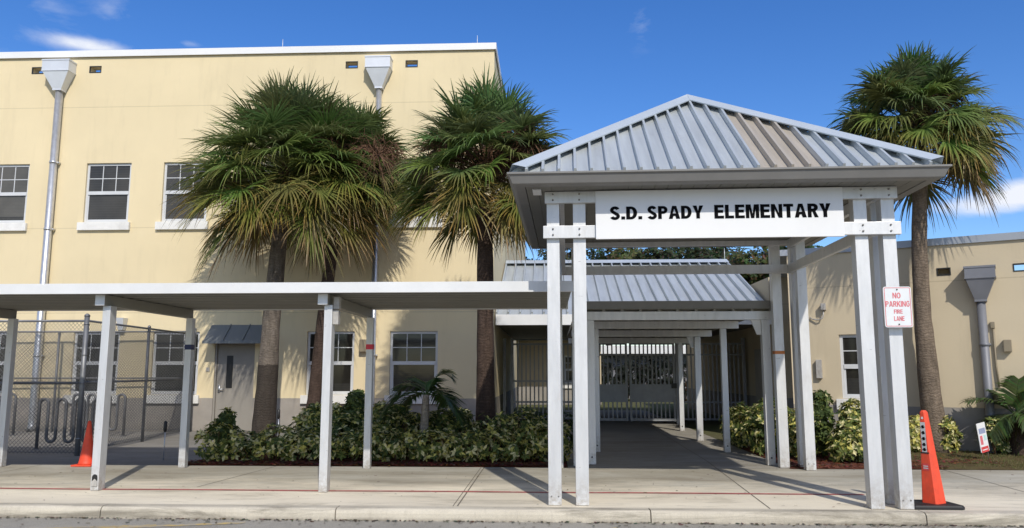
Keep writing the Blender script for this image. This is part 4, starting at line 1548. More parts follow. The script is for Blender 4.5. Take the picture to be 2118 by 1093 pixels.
def delineator():
    x, y = 4.305, 9.22
    a = R(33)
    root = thing('safety_post', 'tall orange tapered safety post on black base beside right canopy post', 'traffic cone', (x, y, 0))
    ca, sa = math.cos(a), math.sin(a)
    F = lambda u, v, z: (x + u * ca - v * sa, y + u * sa + v * ca, z)
    mb = MB()
    poly = [(x - 0.31, y - 0.22), (x + 0.20, y - 0.22), (x + 0.235, y - 0.19), (x + 0.20, y + 0.10), (x + 0.10, y + 0.22), (x - 0.29, y + 0.22), (x - 0.31, y + 0.19)]
    cxm, cym = x - 0.04, y
    top = [(cxm + (px - cxm) * 0.955, cym + (py - cym) * 0.955) for px, py in poly]
    n = len(poly)
    mb.add([(px, py, 0.004) for px, py in poly] + [(px, py, 0.028) for px, py in poly] + [(px, py, 0.045) for px, py in top],
           [tuple(range(n))[::-1], tuple(range(2 * n, 3 * n))] + [(i, (i + 1) % n, n + (i + 1) % n, n + i) for i in range(n)] + [(n + i, n + (i + 1) % n, 2 * n + (i + 1) % n, 2 * n + i) for i in range(n)])
    mb.build('base', M['black'], root)
    sec = lambda z: 0.093 - 0.058 * (z - 0.04) / 1.02
    dx = lambda z: -0.012 * (z / 1.06) * 4
    mb = MB()
    bm = bmesh.new()
    rings = []
    for z in (0.045, 0.55, 1.04, 1.062):
        h = sec(min(z, 1.04)) - (0.012 if z > 1.05 else 0)
        c = 0.018
        ring = []
        for (u, v) in ((-h + c, -h), (h - c, -h), (h, -h + c), (h, h - c), (h - c, h), (-h + c, h), (-h, h - c), (-h, -h + c)):
            p = F(u, v, z)
            ring.append(bm.verts.new((p[0] + dx(z), p[1], z)))
        rings.append(ring)
    for r0, r1 in zip(rings[:-1], rings[1:]):
        for i in range(8):
            bm.faces.new((r0[i], r0[(i + 1) % 8], r1[(i + 1) % 8], r1[i]))
    bm.faces.new(rings[-1])
    bm.verts.index_update()
    mb.add([tuple(v.co) for v in bm.verts], [tuple(v.index for v in f.verts) for f in bm.faces])
    bm.free()
    mb.build('post_body', M['orange'], root)
    # label strip on the left-hand face (u = -h side)
    def G(v, z, out):
        h = sec(z) + out
        p = F(-h, v, z)
        return (p[0] + dx(z), p[1], z)
    mb = MB()

    def q(v0, v1, z0, z1, out, mat):
        m = MB()
        m.add([G(v1, z0, out), G(v0, z0, out), G(v0, z1, out), G(v1, z1, out)], [(0, 1, 2, 3)])
        return m
    m = q(-0.028, 0.03, 0.60, 0.93, 0.003, 0)
    lb = m.build('label_strip', M['greyblade'], root)
    m = MB()
    for z0 in (0.86, 0.795, 0.73, 0.665, 0.61):
        m.add([G(0.012, z0, 0.005), G(-0.014, z0 + 0.004, 0.005), G(-0.012, z0 + 0.038, 0.005), G(0.014, z0 + 0.035, 0.005)], [(0, 1, 2, 3)])
        m.add([G(0.024, z0 + 0.012, 0.0055), G(-0.022, z0 + 0.012, 0.0055), G(-0.022, z0 + 0.022, 0.0055), G(0.024, z0 + 0.022, 0.0055)], [(0, 1, 2, 3)])
    m.build('print', M['letter'], lb)
    m = q(-0.05, 0.05, 0.585, 0.60, 0.004, 0)
    m.build('clamp_band', M['dark'], root)
    m = q(-0.035, 0.04, 0.40, 0.475, 0.003, 0)
    l2 = m.build('label_strip', M['signred2'], root)
    m = MB()
    for z0 in (0.42, 0.442):
        m.add([G(0.03, z0, 0.005), G(-0.025, z0, 0.005), G(-0.025, z0 + 0.010, 0.005), G(0.03, z0 + 0.010, 0.005)], [(0, 1, 2, 3)])
    m.build('print', M['greyblade'], l2)
    m = q(-0.012, 0.012, 0.965, 0.99, 0.003, 0)
    m.build('grip_hole', M['signface'], root)


def parking_sign():
    cx, y = 3.912, 8.905
    a = R(-1.4)
    root = thing('parking_sign', 'white no parking sign with red letters on right canopy post', 'sign', (cx, y, 2.21))
    F = lambda s, o, z: (cx + s + (z - 2.2) * 0.0, y - o, z)
    w, h, r = 0.152, 0.228, 0.025
    zc = 2.215
    mk = lambda e: [(px, pz) for (qx, qz, a0) in ((w - r, h - r, 0), (-w + r, h - r, 90), (-w + r, -h + r, 180), (w - r, -h + r, 270)) for px, pz in [(qx + (r + e) * math.cos(R(a0 + k * 22.5)), qz + (r + e) * math.sin(R(a0 + k * 22.5))) for k in range(5)]]
    pl = mk(0)
    mb = MB()
    n = len(pl)
    mb.add([F(px, 0.0, zc + pz) for px, pz in pl] + [F(px, 0.004, zc + pz) for px, pz in pl],
           [tuple(range(n)), tuple(range(n, 2 * n))[::-1]] + [(i, (i + 1) % n, n + (i + 1) % n, n + i) for i in range(n)])
    mb.build('plate', M['signface'], root)
    o1, i1 = mk(-0.010), mk(-0.017)
    mb = MB()
    mb.add([F(px, 0.0052, zc + pz) for px, pz in o1] + [F(px, 0.0052, zc + pz) for px, pz in i1], [(i, (i + 1) % n, n + (i + 1) % n, n + i) for i in range(n)])
    mb.build('border', M['signred'], root)
    for body, wd, hg, dz, dx in (('NO', 0.088, 0.066, 0.128, -0.008), ('PARKING', 0.262, 0.066, 0.034, -0.002), ('FIRE', 0.094, 0.046, -0.052, 0.0), ('LANE', 0.112, 0.052, -0.130, 0.006)):
        text_into('lettering', body, M['signred'], root, (cx + dx, y - 0.0052, zc + dz), wd, hg, 0.001, 0.19)
    mb = MB(True)
    for dz in (0.195, -0.195):
        mb.tube([F(0.0, 0.004, zc + dz), F(0.0, 0.011, zc + dz)], 0.008, 8)
    mb.build('screws', M['dark'], root)
    root.rotation_euler = (0, R(0.0), a)


def yard_sign():
    x, y = 7.44, 13.95
    a = R(38)
    root = thing('yard_sign', 'small white red and blue yard sign standing in the grass', 'sign', (x, y, 0))
    ca, sa = math.cos(a), math.sin(a)
    F = lambda s, o, z: (x + s * ca + o * sa, y + s * sa - o * ca, z)
    mb = MB()
    z0, z1 = 0.15, 0.63
    mb.box(-0.15, 0.15, -0.004, 0.004, z0, z1, F)
    mb.build('panel', M['signwhite'], root)

    def patch(nm, s0, s1, a0, a1, mat, o=0.0055):
        m = MB()
        m.add([F(s0, o, a0), F(s1, o, a0), F(s1, o, a1), F(s0, o, a1)], [(0, 1, 2, 3)])
        m.build(nm, mat, root)
    patch('red_print', -0.13, 0.13, 0.14, 0.235, M['signred2'])
    patch('red_print', -0.11, -0.02, 0.27, 0.42, M['signred'])
    patch('blue_print', -0.11, 0.12, 0.45, 0.54, M['signblue'])
    patch('green_print', 0.03, 0.12, 0.33, 0.42, M['signcyan'])
    patch('white_print', -0.10, 0.09, 0.175, 0.19, M['signwhite'], 0.0068)
    mb = MB(True)
    for s in (-0.1, 0.1):
        mb.tube([F(s, -0.008, 0.0), F(s, -0.008, 0.35)], 0.004, 6)
    mb.build('wire_stake', M['galv'], root)
    root.rotation_euler = (0, R(-6), 0)


def ground_stake(x, y, h, label):
    root = thing('garden_stake', label, 'stake', (x, y, 0))
    mb = MB(True)
    mb.tube([(x, y, 0), (x + 0.004, y, h - 0.17)], 0.009, 8)
    mb.build('rod', M['galv'], root)
    mb = MB(True)
    mb.tube([(x, y, h - 0.19), (x, y, h - 0.16), (x, y, h - 0.02), (x, y, h)], [0.018, 0.03, 0.028, 0.012], 10)
    mb.build('head', M['dark'], root)


traffic_cone()
delineator()
parking_sign()
yard_sign()
ground_stake(-6.58, 13.36, 0.66, 'thin stake with black head beside the navy taped post')
ground_stake(-5.35, 15.5, 0.76, 'thin stake with black head just right of the widest palm trunk')


# ------------------------------------------------------------------ palms
def lerp3(a, b, t):
    return tuple(a[i] + (b[i] - a[i]) * t for i in range(3))


def fan_frond(mb, rnd, c, az, el, Lp, Lb, age, nseg=34, droop=0.3, hang=0.5):
    ce, se = math.cos(el), math.sin(el)
    d0 = Vector((math.cos(az) * ce, math.sin(az) * ce, se))
    g = Vector((0, 0, -1))
    pet = []
    for k in range(5):
        t = k / 4
        pet.append(Vector(c) + d0 * Lp * t + g * (droop * Lp * t * t))
    a = (d0 + g * (2 * droop * 1.0)).normalized()
    s = a.cross(Vector((0, 0, 1)))
    if s.length < 0.05:
        s = Vector((math.cos(az + 1.57), math.sin(az + 1.57), 0))
    s.normalize()
    roll = rnd.uniform(-0.5, 0.5)
    n = s.cross(a)
    s = (s * math.cos(roll) + n * math.sin(roll)).normalized()
    n = s.cross(a).normalized()
    young = (0.105, 0.148, 0.060)
    mid = (0.150, 0.205, 0.060)
    old = (0.165, 0.205, 0.052)
    dead = (0.26, 0.175, 0.095)
    if age < 0.5:
        base = lerp3(young, mid, age * 2)
    elif age < 0.95:
        base = lerp3(mid, old, (age - 0.5) / 0.45)
    else:
        base = lerp3(old, dead, min(1, (age - 0.95) * 14))
    base = tuple(v * rnd.uniform(0.8, 1.25) for v in base)
    tipc = lerp3(base, (0.40, 0.20, 0.06), min(1, max(0, (age - 0.52) * 2.1)))
    if age > 0.93:
        tipc = lerp3(tipc, (0.30, 0.22, 0.15), 0.6)
    # petiole
    pc = lerp3(base, (0.16, 0.16, 0.05), 0.5)
    w0 = 0.018
    side = s
    vs = []
    for p in pet:
        vs += [tuple(p - side * w0), tuple(p + side * w0), tuple(p + n * w0)]
    fs = []
    for k in range(4):
        b0, b1 = k * 3, (k + 1) * 3
        for q in range(3):
            fs.append((b0 + q, b0 + (q + 1) % 3, b1 + (q + 1) % 3, b1 + q))
    mb.add(vs, fs, [pc] * len(vs))
    hub = pet[-1]
    spread = R(rnd.uniform(112, 140))
    for i in range(nseg):
        th = -spread + 2 * spread * (i + 0.5 + rnd.uniform(-0.3, 0.3)) / nseg
        ct, st = math.cos(th), math.sin(th)
        dr = (a * ct + s * st + n * (0.30 * abs(st) + rnd.uniform(-0.06, 0.06))).normalized()
        L = Lb * (1.0 - 0.22 * (abs(th) / spread) ** 2) * rnd.uniform(0.84, 1.10)
        root = hub + a * (0.14 * Lb * max(0, ct))
        pv = (s * ct - a * st)
        pl = 0.42 if i % 2 else -0.42
        wv = (pv + n * pl).normalized()
        hg = hang * rnd.uniform(0.3, 1.8)
        ts = (0.0, 0.32, 0.6, 0.82, 1.0)
        ws = (0.009, 0.0205, 0.015, 0.008, 0.0015)
        tipk = rnd.uniform(0.2, 1.0)
        shade_ = rnd.uniform(0.8, 1.2)
        verts, cols = [], []
        for t, w in zip(ts, ws):
            p = root + dr * (L * t * (1 - 0.12 * hg * t * t)) + g * (L * hg * t ** 2.6 * 0.95)
            ww = wv * w
            verts += [tuple(p - ww), tuple(p + ww)]
            f = max(0.0, (t - 0.40) / 0.60) * tipk
            cc = tuple(v * shade_ for v in lerp3(base, tipc, min(1, f * 1.35)))
            cols += [cc, cc]
        mb.add(verts, [(2 * k, 2 * k + 1, 2 * k + 3, 2 * k + 2) for k in range(4)], cols)


def flower_stalk(rnd, c, az, el, L):
    mb = MB()
    d0 = Vector((math.cos(az) * math.cos(el), math.sin(az) * math.cos(el), math.sin(el)))
    g = Vector((0, 0, -1))
    main = [Vector(c) + d0 * L * t + g * (0.55 * L * t * t) for t in [k / 8 for k in range(9)]]
    mb.tube([tuple(p) for p in main], [0.014 * (1 - 0.8 * k / 8) for k in range(9)], 4)
    for k in range(2, 9):
        for j in range(30):
            dirv = Vector((rnd.gauss(0, 1), rnd.gauss(0, 1), rnd.gauss(-0.25, 0.8))).normalized()
            l = L * rnd.uniform(0.18, 0.42)
            p0 = main[k]
            p1 = p0 + dirv * l * 0.55
            p2 = p0 + dirv * l + g * l * 0.45
            mb.tube([tuple(p0), tuple(p1), tuple(p2)], [0.011, 0.009, 0.003], 3, False)
            for q in range(3):
                d2 = (dirv + Vector((rnd.gauss(0, 0.8), rnd.gauss(0, 0.8), rnd.gauss(-0.3, 0.6)))).normalized()
                e0 = p1.lerp(p2, rnd.random() * 0.7)
                mb.tube([tuple(e0), tuple(e0 + d2 * l * 0.35 + g * 0.03)], [0.007, 0.003], 3, False)
    return mb


def sabal_palm(label, path, radii, centre, Rr, nf, seed, bark, stalks=(), el0=84, el1=-40, hang=0.27):
    rnd = random.Random(seed)
    base = path[0]
    root = thing('sabal_palm', label, 'palm tree', (base[0], base[1], 0.0), 'tall sabal palms')
    # trunk
    P = [Vector(p) for p in path]
    pts, rs = [], []
    m = 26
    for i in range(m + 1):
        t = i / m * (len(P) - 1)
        k = min(int(t), len(P) - 2)
        f = t - k
        pts.append(tuple(P[k].lerp(P[k + 1], f)))
        rs.append((radii[k] + (radii[k + 1] - radii[k]) * f) * (1 + rnd.uniform(-0.035, 0.035)))
    mb = MB(True)
    mb.tube(pts, rs, 18)
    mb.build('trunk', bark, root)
    # crown
    mb = MB()
    c = Vector(centre)
    for i in range(nf):
        u = (i + 0.5) / nf
        el = R(el0 + (el1 - el0) * (u ** 1.02) + rnd.uniform(-10, 10))
        az = i * 2.39996 + rnd.uniform(-0.3, 0.3)
        start = c + Vector((math.cos(az) * 0.08, math.sin(az) * 0.08, 0.25 * (0.5 - u)))
        k = rnd.uniform(0.80, 1.06)
        fan_frond(mb, rnd, tuple(start), az, el, Rr * 0.60 * k, Rr * 0.43 * k, u, 46, 0.08 + 0.15 * (1 - abs(u - 0.4)), hang * (0.75 + 0.7 * u))
    # old leaf bases below the crown
    for i in range(26):
        az = rnd.uniform(0, 6.28)
        z = rnd.uniform(-0.75, 0.15)
        d = Vector((math.cos(az), math.sin(az), 0.9)).normalized()
        s = Vector((-math.sin(az), math.cos(az), 0))
        r0 = radii[-1] * 0.9
        p = c + Vector((math.cos(az) * r0, math.sin(az) * r0, z))
        L = rnd.uniform(0.14, 0.3)
        col = tuple(v * rnd.uniform(0.6, 1.2) for v in (0.13, 0.09, 0.055))
        mb.add([tuple(p - s * 0.045), tuple(p + s * 0.045), tuple(p + d * L + s * 0.018), tuple(p + d * L - s * 0.018)], [(0, 1, 2, 3)], [col] * 4)
    mb.build('crown', M['frond'], root)
    for (az, el, L) in stalks:
        flower_stalk(rnd, centre, R(az), R(el), L).build('flower_stalk', M['twig'], root)
    return root


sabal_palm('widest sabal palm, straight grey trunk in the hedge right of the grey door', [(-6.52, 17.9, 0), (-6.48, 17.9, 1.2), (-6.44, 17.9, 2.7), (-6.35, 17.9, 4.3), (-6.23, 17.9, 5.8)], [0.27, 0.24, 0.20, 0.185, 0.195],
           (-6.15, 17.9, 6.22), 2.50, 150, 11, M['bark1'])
sabal_palm('sabal palm with thin dark leaning trunk just behind the widest palm', [(-5.72, 18.3, 0), (-5.50, 18.3, 0.7), (-5.36, 18.3, 2.4), (-5.22, 18.3, 4.0), (-5.06, 18.3, 5.9)], [0.18, 0.16, 0.155, 0.15, 0.15],
           (-4.85, 18.3, 6.5), 1.72, 105, 23, M['bark2'], [(-25, 38, 1.7), (-50, 30, 1.75), (-100, 48, 1.6)])
sabal_palm('sabal palm with thick dark straight trunk at the corner of the tall building', [(-1.19, 15.0, 0), (-1.20, 15.0, 1.2), (-1.21, 15.0, 2.6), (-1.22, 15.0, 4.0), (-1.25, 15.0, 4.9)], [0.20, 0.175, 0.16, 0.155, 0.15],
           (-1.22, 15.0, 5.45), 1.92, 116, 37, M['bark2'], [(-40, 45, 1.55), (-145, 45, 1.5), (20, 58, 1.6), (-20, 62, 1.7)])
sabal_palm('lone sabal palm with tan trunk in front of the low tan building', [(7.27, 15.25, 0), (7.19, 15.25, 1.0), (7.15, 15.25, 2.5), (7.18, 15.25, 3.9), (7.32, 15.25, 5.6)], [0.22, 0.19, 0.155, 0.14, 0.13],
           (7.26, 15.25, 6.28), 1.70, 124, 58, M['bark4'], [(20, 30, 1.3), (-60, 55, 1.2)], 86, -40, 0.36)



def feather_frond(mb, rnd, c, az, el, L, droop, col, leaf=0.36, nl=30):
    d0 = Vector((math.cos(az) * math.cos(el), math.sin(az) * math.cos(el), math.sin(el)))
    g = Vector((0, 0, -1))
    f = lambda t: Vector(c) + d0 * L * t + g * (droop * L * t * t)
    mb.tube([tuple(f(k / 7)) for k in range(8)], [0.012 * (1 - 0.75 * k / 7) for k in range(8)], 4)
    mb.c[-len([0]) * 34:] = mb.c[-34:]
    for i in range(nl):
        t = 0.14 + 0.86 * i / (nl - 1)
        p = f(t)
        a = (f(min(1, t + 0.02)) - f(t - 0.02)).normalized()
        s = a.cross(Vector((0, 0, 1))).normalized()
        l = leaf * (0.55 + 0.9 * math.sin(math.pi * min(1, t * 0.85 + 0.12))) * rnd.uniform(0.85, 1.1)
        for sg in (1, -1):
            dv = (s * sg * 0.85 + a * 0.62 + Vector((0, 0, rnd.uniform(0.0, 0.22)))).normalized()
            wv = a.cross(dv).cross(dv).normalized() * 0.017
            cc = tuple(v * rnd.uniform(0.75, 1.25) for v in col)
            p1 = p + dv * l * 0.55 + g * l * 0.05
            p2 = p + dv * l + g * l * 0.28
            mb.add([tuple(p - wv * 0.5), tuple(p + wv * 0.5), tuple(p1 + wv), tuple(p1 - wv), tuple(p2)], [(0, 1, 2, 3), (3, 2, 4)], [cc] * 5)


def small_palm(label, base, top, r, fronds, seed, col, shag=False):
    rnd = random.Random(seed)
    root = thing('small_palm', label, 'palm', (base[0], base[1], 0))
    mb = MB(True)
    n = 14
    A, B = Vector(base), Vector(top)
    mb.tube([tuple(A.lerp(B, k / n)) for k in range(n + 1)], [r * (1.15 - 0.5 * k / n + (0.06 if k % 2 else 0)) for k in range(n + 1)], 12)
    mb.build('trunk', M['bark2'] if shag else M['ringtrunk'], root)
    mb = MB()
    mb.tint = col
    for (az, el, L, dr) in fronds:
        feather_frond(mb, rnd, top, R(az), R(el), L, dr, col)
    if shag:
        for i in range(120):
            az = rnd.uniform(0, 6.28)
            z = rnd.uniform(0.1, top[2])
            p = Vector((top[0] + math.cos(az) * r, top[1] + math.sin(az) * r, z))
            q = p + Vector((math.cos(az) * 0.18, math.sin(az) * 0.18, rnd.uniform(-0.25, 0.05)))
            s = Vector((-math.sin(az), math.cos(az), 0)) * 0.012
            cc = tuple(v * rnd.uniform(0.5, 1.1) for v in (0.10, 0.085, 0.04))
            mb.add([tuple(p - s), tuple(p + s), tuple(q)], [(0, 1, 2)], [cc] * 3)
    mb.build('crown', M['frond'], root)


small_palm('small feather palm with pale ringed trunk rising from the hedge', (-2.17, 13.62, 0), (-2.12, 13.62, 1.10), 0.085,
           [(6, 68, 1.10, 0.66), (172, 48, 0.95, 0.85), (186, 24, 0.85, 0.85), (-8, 30, 0.75, 1.05), (100, 62, 0.8, 0.7), (60, 40, 0.8, 0.85), (150, 15, 0.85, 0.75), (20, 8, 0.8, 0.95)], 5, (0.075, 0.13, 0.04))
small_palm('small shaggy feather palm beside the grey downspout of the tan wall', (8.44, 14.75, 0), (8.44, 14.75, 0.72), 0.15,
           [(170, 44, 1.05, 0.46), (150, 62, 0.7, 0.3), (-95, 76, 0.85, 0.22), (-60, 66, 0.7, 0.35), (10, 40, 0.9, 0.5), (-40, 35, 0.8, 0.7), (-80, 24, 0.6, 0.8), (195, 12, 0.6, 0.8), (-10, 12, 0.8, 0.8)], 6, (0.085, 0.13, 0.045), True)


# ------------------------------------------------------------------ shrubs
def blob_sample(rnd, blobs, shell=0.5):
    """point in a union of ellipsoids, biased towards the outer shell; returns point and outward normal"""
    tot = [b[3] * b[4] + b[3] * b[5] + b[4] * b[5] for b in blobs]
    S = sum(tot)
    while True:
        x = rnd.random() * S
        for b, w in zip(blobs, tot):
            x -= w
            if x <= 0:
                break
        d = Vector((rnd.gauss(0, 1), rnd.gauss(0, 1), rnd.gauss(0, 1))).normalized()
        r = 1 - shell * rnd.random() ** 1.8
        wob = 1 + 0.22 * mnoise.noise(Vector((b[0] * 3 + d.x * 2.2, b[1] * 3 + d.y * 2.2, d.z * 2.2 + b[2])))
        p = Vector((b[0] + d.x * b[3] * r * wob, b[1] + d.y * b[4] * r * wob, b[2] + d.z * b[5] * r * wob))
        if p.z < 0.075:
            continue
        return p, Vector((d.x / b[3], d.y / b[4], d.z / b[5])).normalized()


def leaf_cluster(mb, rnd, p, nrm, L, W, k, cols, up=0.5):
    ax = (nrm + Vector((0, 0, up)) + Vector((rnd.gauss(0, 0.45), rnd.gauss(0, 0.45), rnd.gauss(0, 0.3)))).normalized()
    a = ax.cross(Vector((0.3, 0.8, 0.1))).normalized()
    b = ax.cross(a)
    ph = rnd.random() * 6.28
    for i in range(k):
        an = ph + 6.283 * i / k + rnd.uniform(-0.25, 0.25)
        d = (a * math.cos(an) + b * math.sin(an) + ax * rnd.uniform(0.05, 0.55)).normalized()
        s = d.cross(ax).normalized()
        l = L * rnd.uniform(0.7, 1.2)
        w = W * rnd.uniform(0.8, 1.2)
        m = p + d * l * 0.5
        t = p + d * l - ax * l * 0.18
        c = cols(rnd)
        mb.add([tuple(p), tuple(m - s * w * 0.5), tuple(t), tuple(m + s * w * 0.5)], [(0, 1, 2), (0, 2, 3)], [c] * 4)


def variegated(rnd, y=0.42):
    q = rnd.random()
    if q < y:
        c = (0.66, 0.61, 0.17) if rnd.random() < 0.5 else (0.78, 0.72, 0.38)
    elif q < y + 0.30:
        c = (0.165, 0.205, 0.048)
    else:
        c = (0.075, 0.115, 0.032)
    k = rnd.uniform(0.75, 1.15)
    return tuple(v * k for v in c)


def green(rnd):
    c = (0.042, 0.075, 0.024) if rnd.random() < 0.7 else (0.085, 0.12, 0.035)
    k = rnd.uniform(0.7, 1.25)
    return tuple(v * k for v in c)


def shrub(name, label, cat, blobs, n, seed, cols, L=0.105, W=0.050, k=6, group=None, stems=None):
    rnd = random.Random(seed)
    bx = sum(b[0] for b in blobs) / len(blobs)
    by = sum(b[1] for b in blobs) / len(blobs)
    root = thing(name, label, cat, (bx, by, 0), group)
    mb = MB()
    for i in range(n):
        p, nr = blob_sample(rnd, blobs)
        leaf_cluster(mb, rnd, p, nr, L, W, k, cols)
    mb.build('foliage', M['leaf'], root)
    mb = MB(True)
    for b in blobs:
        for j in range(3):
            x, y = b[0] + rnd.uniform(-0.3, 0.3) * b[3], b[1] + rnd.uniform(-0.3, 0.3) * b[4]
            mb.tube([(x, y, 0), (x + rnd.uniform(-0.06, 0.06), y + rnd.uniform(-0.05, 0.05), b[2] * 0.6), (x + rnd.uniform(-0.15, 0.15), y + rnd.uniform(-0.1, 0.1), b[2] + b[5] * 0.6)], [0.012, 0.010, 0.005], 5)
    mb.build('stem_mass' if len(blobs) > 1 else 'stem', M['twig'], root)
    return root


HG = 'variegated shrubs in the hedge'
rnd0 = random.Random(77)
# front row of the long hedge (grows as one clipped mass)
blobs = []
x = -5.55
while x < 0.25:
    h = 0.27 + rnd0.uniform(-0.05, 0.07)
    if -5.1 < x < -4.7:
        h -= 0.06
    blobs.append((x, 13.15 + rnd0.uniform(-0.07, 0.09), h + 0.03, 0.34, 0.38, h * 1.0))
    x += 0.33
shrub('hedge', 'long low variegated hedge along the back edge of the sidewalk', 'hedge', blobs, 1500, 1, lambda r: variegated(r, 0.48))
blobs = []
x = -4.35
while x < 0.1:
    h = 0.37 + rnd0.uniform(-0.06, 0.07)
    blobs.append((x, 14.05 + rnd0.uniform(-0.1, 0.15), h, 0.36, 0.5, h))
    x += 0.36
shrub('hedge', 'taller rear row of the variegated hedge around the palm trunks', 'hedge', blobs, 1200, 2, lambda r: variegated(r, 0.32))
shrub('shrub', 'loose leafy shrub in front of the grey door', 'shrub', [(-5.50, 13.2, 0.42, 0.20, 0.2, 0.28), (-5.45, 13.2, 0.70, 0.13, 0.13, 0.15)], 170, 3, lambda r: variegated(r, 0.12), group=HG)
shrub('shrub', 'round variegated shrub between the widest palm and the thin dark trunk', 'shrub', [(-4.25, 14.3, 0.58, 0.33, 0.3, 0.32), (-3.95, 14.4, 0.60, 0.3, 0.3, 0.34)], 420, 4, lambda r: variegated(r, 0.42), group=HG)
shrub('shrub', 'tall pointed dark green shrub beside the red taped post', 'shrub', [(-3.56, 14.3, 0.62, 0.30, 0.28, 0.32), (-3.52, 14.3, 0.92, 0.17, 0.16, 0.24)], 380, 5, lambda r: variegated(r, 0.04), group=HG)
shrub('shrub', 'yellow mottled shrub just right of the red taped post', 'shrub', [(-3.0, 14.3, 0.6, 0.25, 0.25, 0.36), (-2.75, 14.5, 0.55, 0.28, 0.28, 0.34)], 330, 6, lambda r: variegated(r, 0.5), group=HG)
shrub('shrub', 'variegated shrub between the small feather palm and the thick dark trunk', 'shrub', [(-1.95, 14.6, 0.52, 0.28, 0.28, 0.32), (-1.60, 14.7, 0.50, 0.25, 0.25, 0.32)], 300, 7, lambda r: variegated(r, 0.3), group=HG)
shrub('hedge', 'short dark green hedge in front of the picket fence', 'hedge', [(-0.85 + 0.3 * i, 15.9, 0.34, 0.26, 0.35, 0.36) for i in range(5)], 700, 8, green, 0.055, 0.03, 6)
# beds beside the entrance path and the tan wall
shrub('shrub', 'big variegated shrub beside the walkway post at the path edge', 'shrub', [(3.95, 14.7, 0.42, 0.36, 0.5, 0.46), (4.25, 15.2, 0.52, 0.40, 0.5, 0.50), (3.85, 15.9, 0.40, 0.30, 0.5, 0.42), (4.35, 14.3, 0.36, 0.34, 0.4, 0.40), (3.92, 16.9, 0.36, 0.28, 0.5, 0.4)], 1250, 9, lambda r: variegated(r, 0.28))
shrub('shrub', 'yellowest variegated shrub in front of the tan wall window', 'shrub', [(5.05, 13.5, 0.34, 0.36, 0.36, 0.36), (5.20, 13.8, 0.62, 0.24, 0.24, 0.40), (4.95, 13.3, 0.25, 0.36, 0.3, 0.27), (5.45, 13.6, 0.40, 0.26, 0.3, 0.40)], 760, 10, lambda r: variegated(r, 0.42))
shrub('shrub', 'narrow dark green shrub between rear canopy post and tan wall window', 'shrub', [(4.72, 14.1, 0.55, 0.20, 0.22, 0.55), (4.74, 14.1, 0.95, 0.16, 0.16, 0.22)], 300, 12, lambda r: variegated(r, 0.05))
shrub('shrub', 'slim variegated shrub seen between the two rear canopy posts', 'shrub', [(4.22, 13.6, 0.45, 0.15, 0.2, 0.42)], 170, 13, lambda r: variegated(r, 0.45))
shrub('shrub', 'small yellow shrub between no parking post and lone palm trunk', 'shrub', [(6.78, 15.1, 0.30, 0.22, 0.2, 0.36)], 150, 14, lambda r: variegated(r, 0.7))
shrub('shrub', 'small yellow shrub on the far side of the lone palm trunk', 'shrub', [(7.38, 15.1, 0.32, 0.17, 0.17, 0.32)], 120, 15, lambda r: variegated(r, 0.6))
shrub('shrub', 'tiny green shrub behind the yard sign', 'shrub', [(8.0, 14.75, 0.45, 0.16, 0.13, 0.20), (8.18, 14.8, 0.22, 0.13, 0.13, 0.18)], 110, 16, lambda r: variegated(r, 0.25))


# thin lawn
def lawn():
    rnd = random.Random(9)
    mb = MB()
    for i in range(15000):
        x, y = rnd.uniform(5.6, 13.0), 12.66 + 3.0 * rnd.random()
        if mnoise.noise(Vector((x * 1.3, y * 1.3, 0))) < -0.12 and rnd.random() < 0.8:
            continue
        if x < 6.6 and rnd.random() < 0.6:
            continue
        h = rnd.uniform(0.025, 0.07)
        a = rnd.uniform(0, 6.28)
        dx, dy = math.cos(a) * 0.006, math.sin(a) * 0.006
        lx, ly = rnd.uniform(-0.03, 0.03), rnd.uniform(-0.03, 0.03)
        c = rnd.choice([(0.12, 0.14, 0.035), (0.16, 0.15, 0.05), (0.22, 0.18, 0.08), (0.09, 0.12, 0.03)])
        mb.add([(x - dx, y - dy, 0.0), (x + dx, y + dy, 0.0), (x + lx, y + ly, h)], [(0, 1, 2)], [c] * 3)
    tag(mb.build('grass', M['leaf']), kind='stuff')


lawn()


def gutter_litter():
    rnd = random.Random(29)
    mb = MB()
    for i in range(900):
        x = rnd.uniform(-7, 7)
        y = 8.80 - abs(rnd.gauss(0, 0.05 if rnd.random() < 0.75 else 0.4))
        a = rnd.uniform(0, 6.28)
        l, w = rnd.uniform(0.006, 0.028), rnd.uniform(0.004, 0.011)
        u = Vector((math.cos(a), math.sin(a), 0)) * l
        v = Vector((-math.sin(a), math.cos(a), rnd.uniform(-0.3, 0.3))) * w
        p = Vector((x, y, -0.119 + rnd.uniform(0, 0.006)))
        c = tuple(q * rnd.uniform(0.4, 1.6) for q in (0.09, 0.065, 0.04))
        mb.add([tuple(p - u - v), tuple(p + u - v), tuple(p + u + v), tuple(p - u + v)], [(0, 1, 2, 3)], [c] * 4)
    for i in range(260):
        x, y = rnd.uniform(-8, 7), rnd.uniform(9.1, 12.5)
        a = rnd.uniform(0, 6.28)
        l, w = rnd.uniform(0.006, 0.022), rnd.uniform(0.003, 0.008)
        u = Vector((math.cos(a), math.sin(a), 0)) * l
        v = Vector((-math.sin(a), math.cos(a), rnd.uniform(-0.3, 0.3))) * w
        p = Vector((x, y, 0.007 + rnd.uniform(0, 0.006)))
        c = tuple(q * rnd.uniform(0.4, 1.6) for q in (0.10, 0.07, 0.04))
        mb.add([tuple(p - u - v), tuple(p + u - v), tuple(p + u + v), tuple(p - u + v)], [(0, 1, 2, 3)], [c] * 4)
    tag(mb.build('litter', M['leaf']), kind='stuff')


gutter_litter()


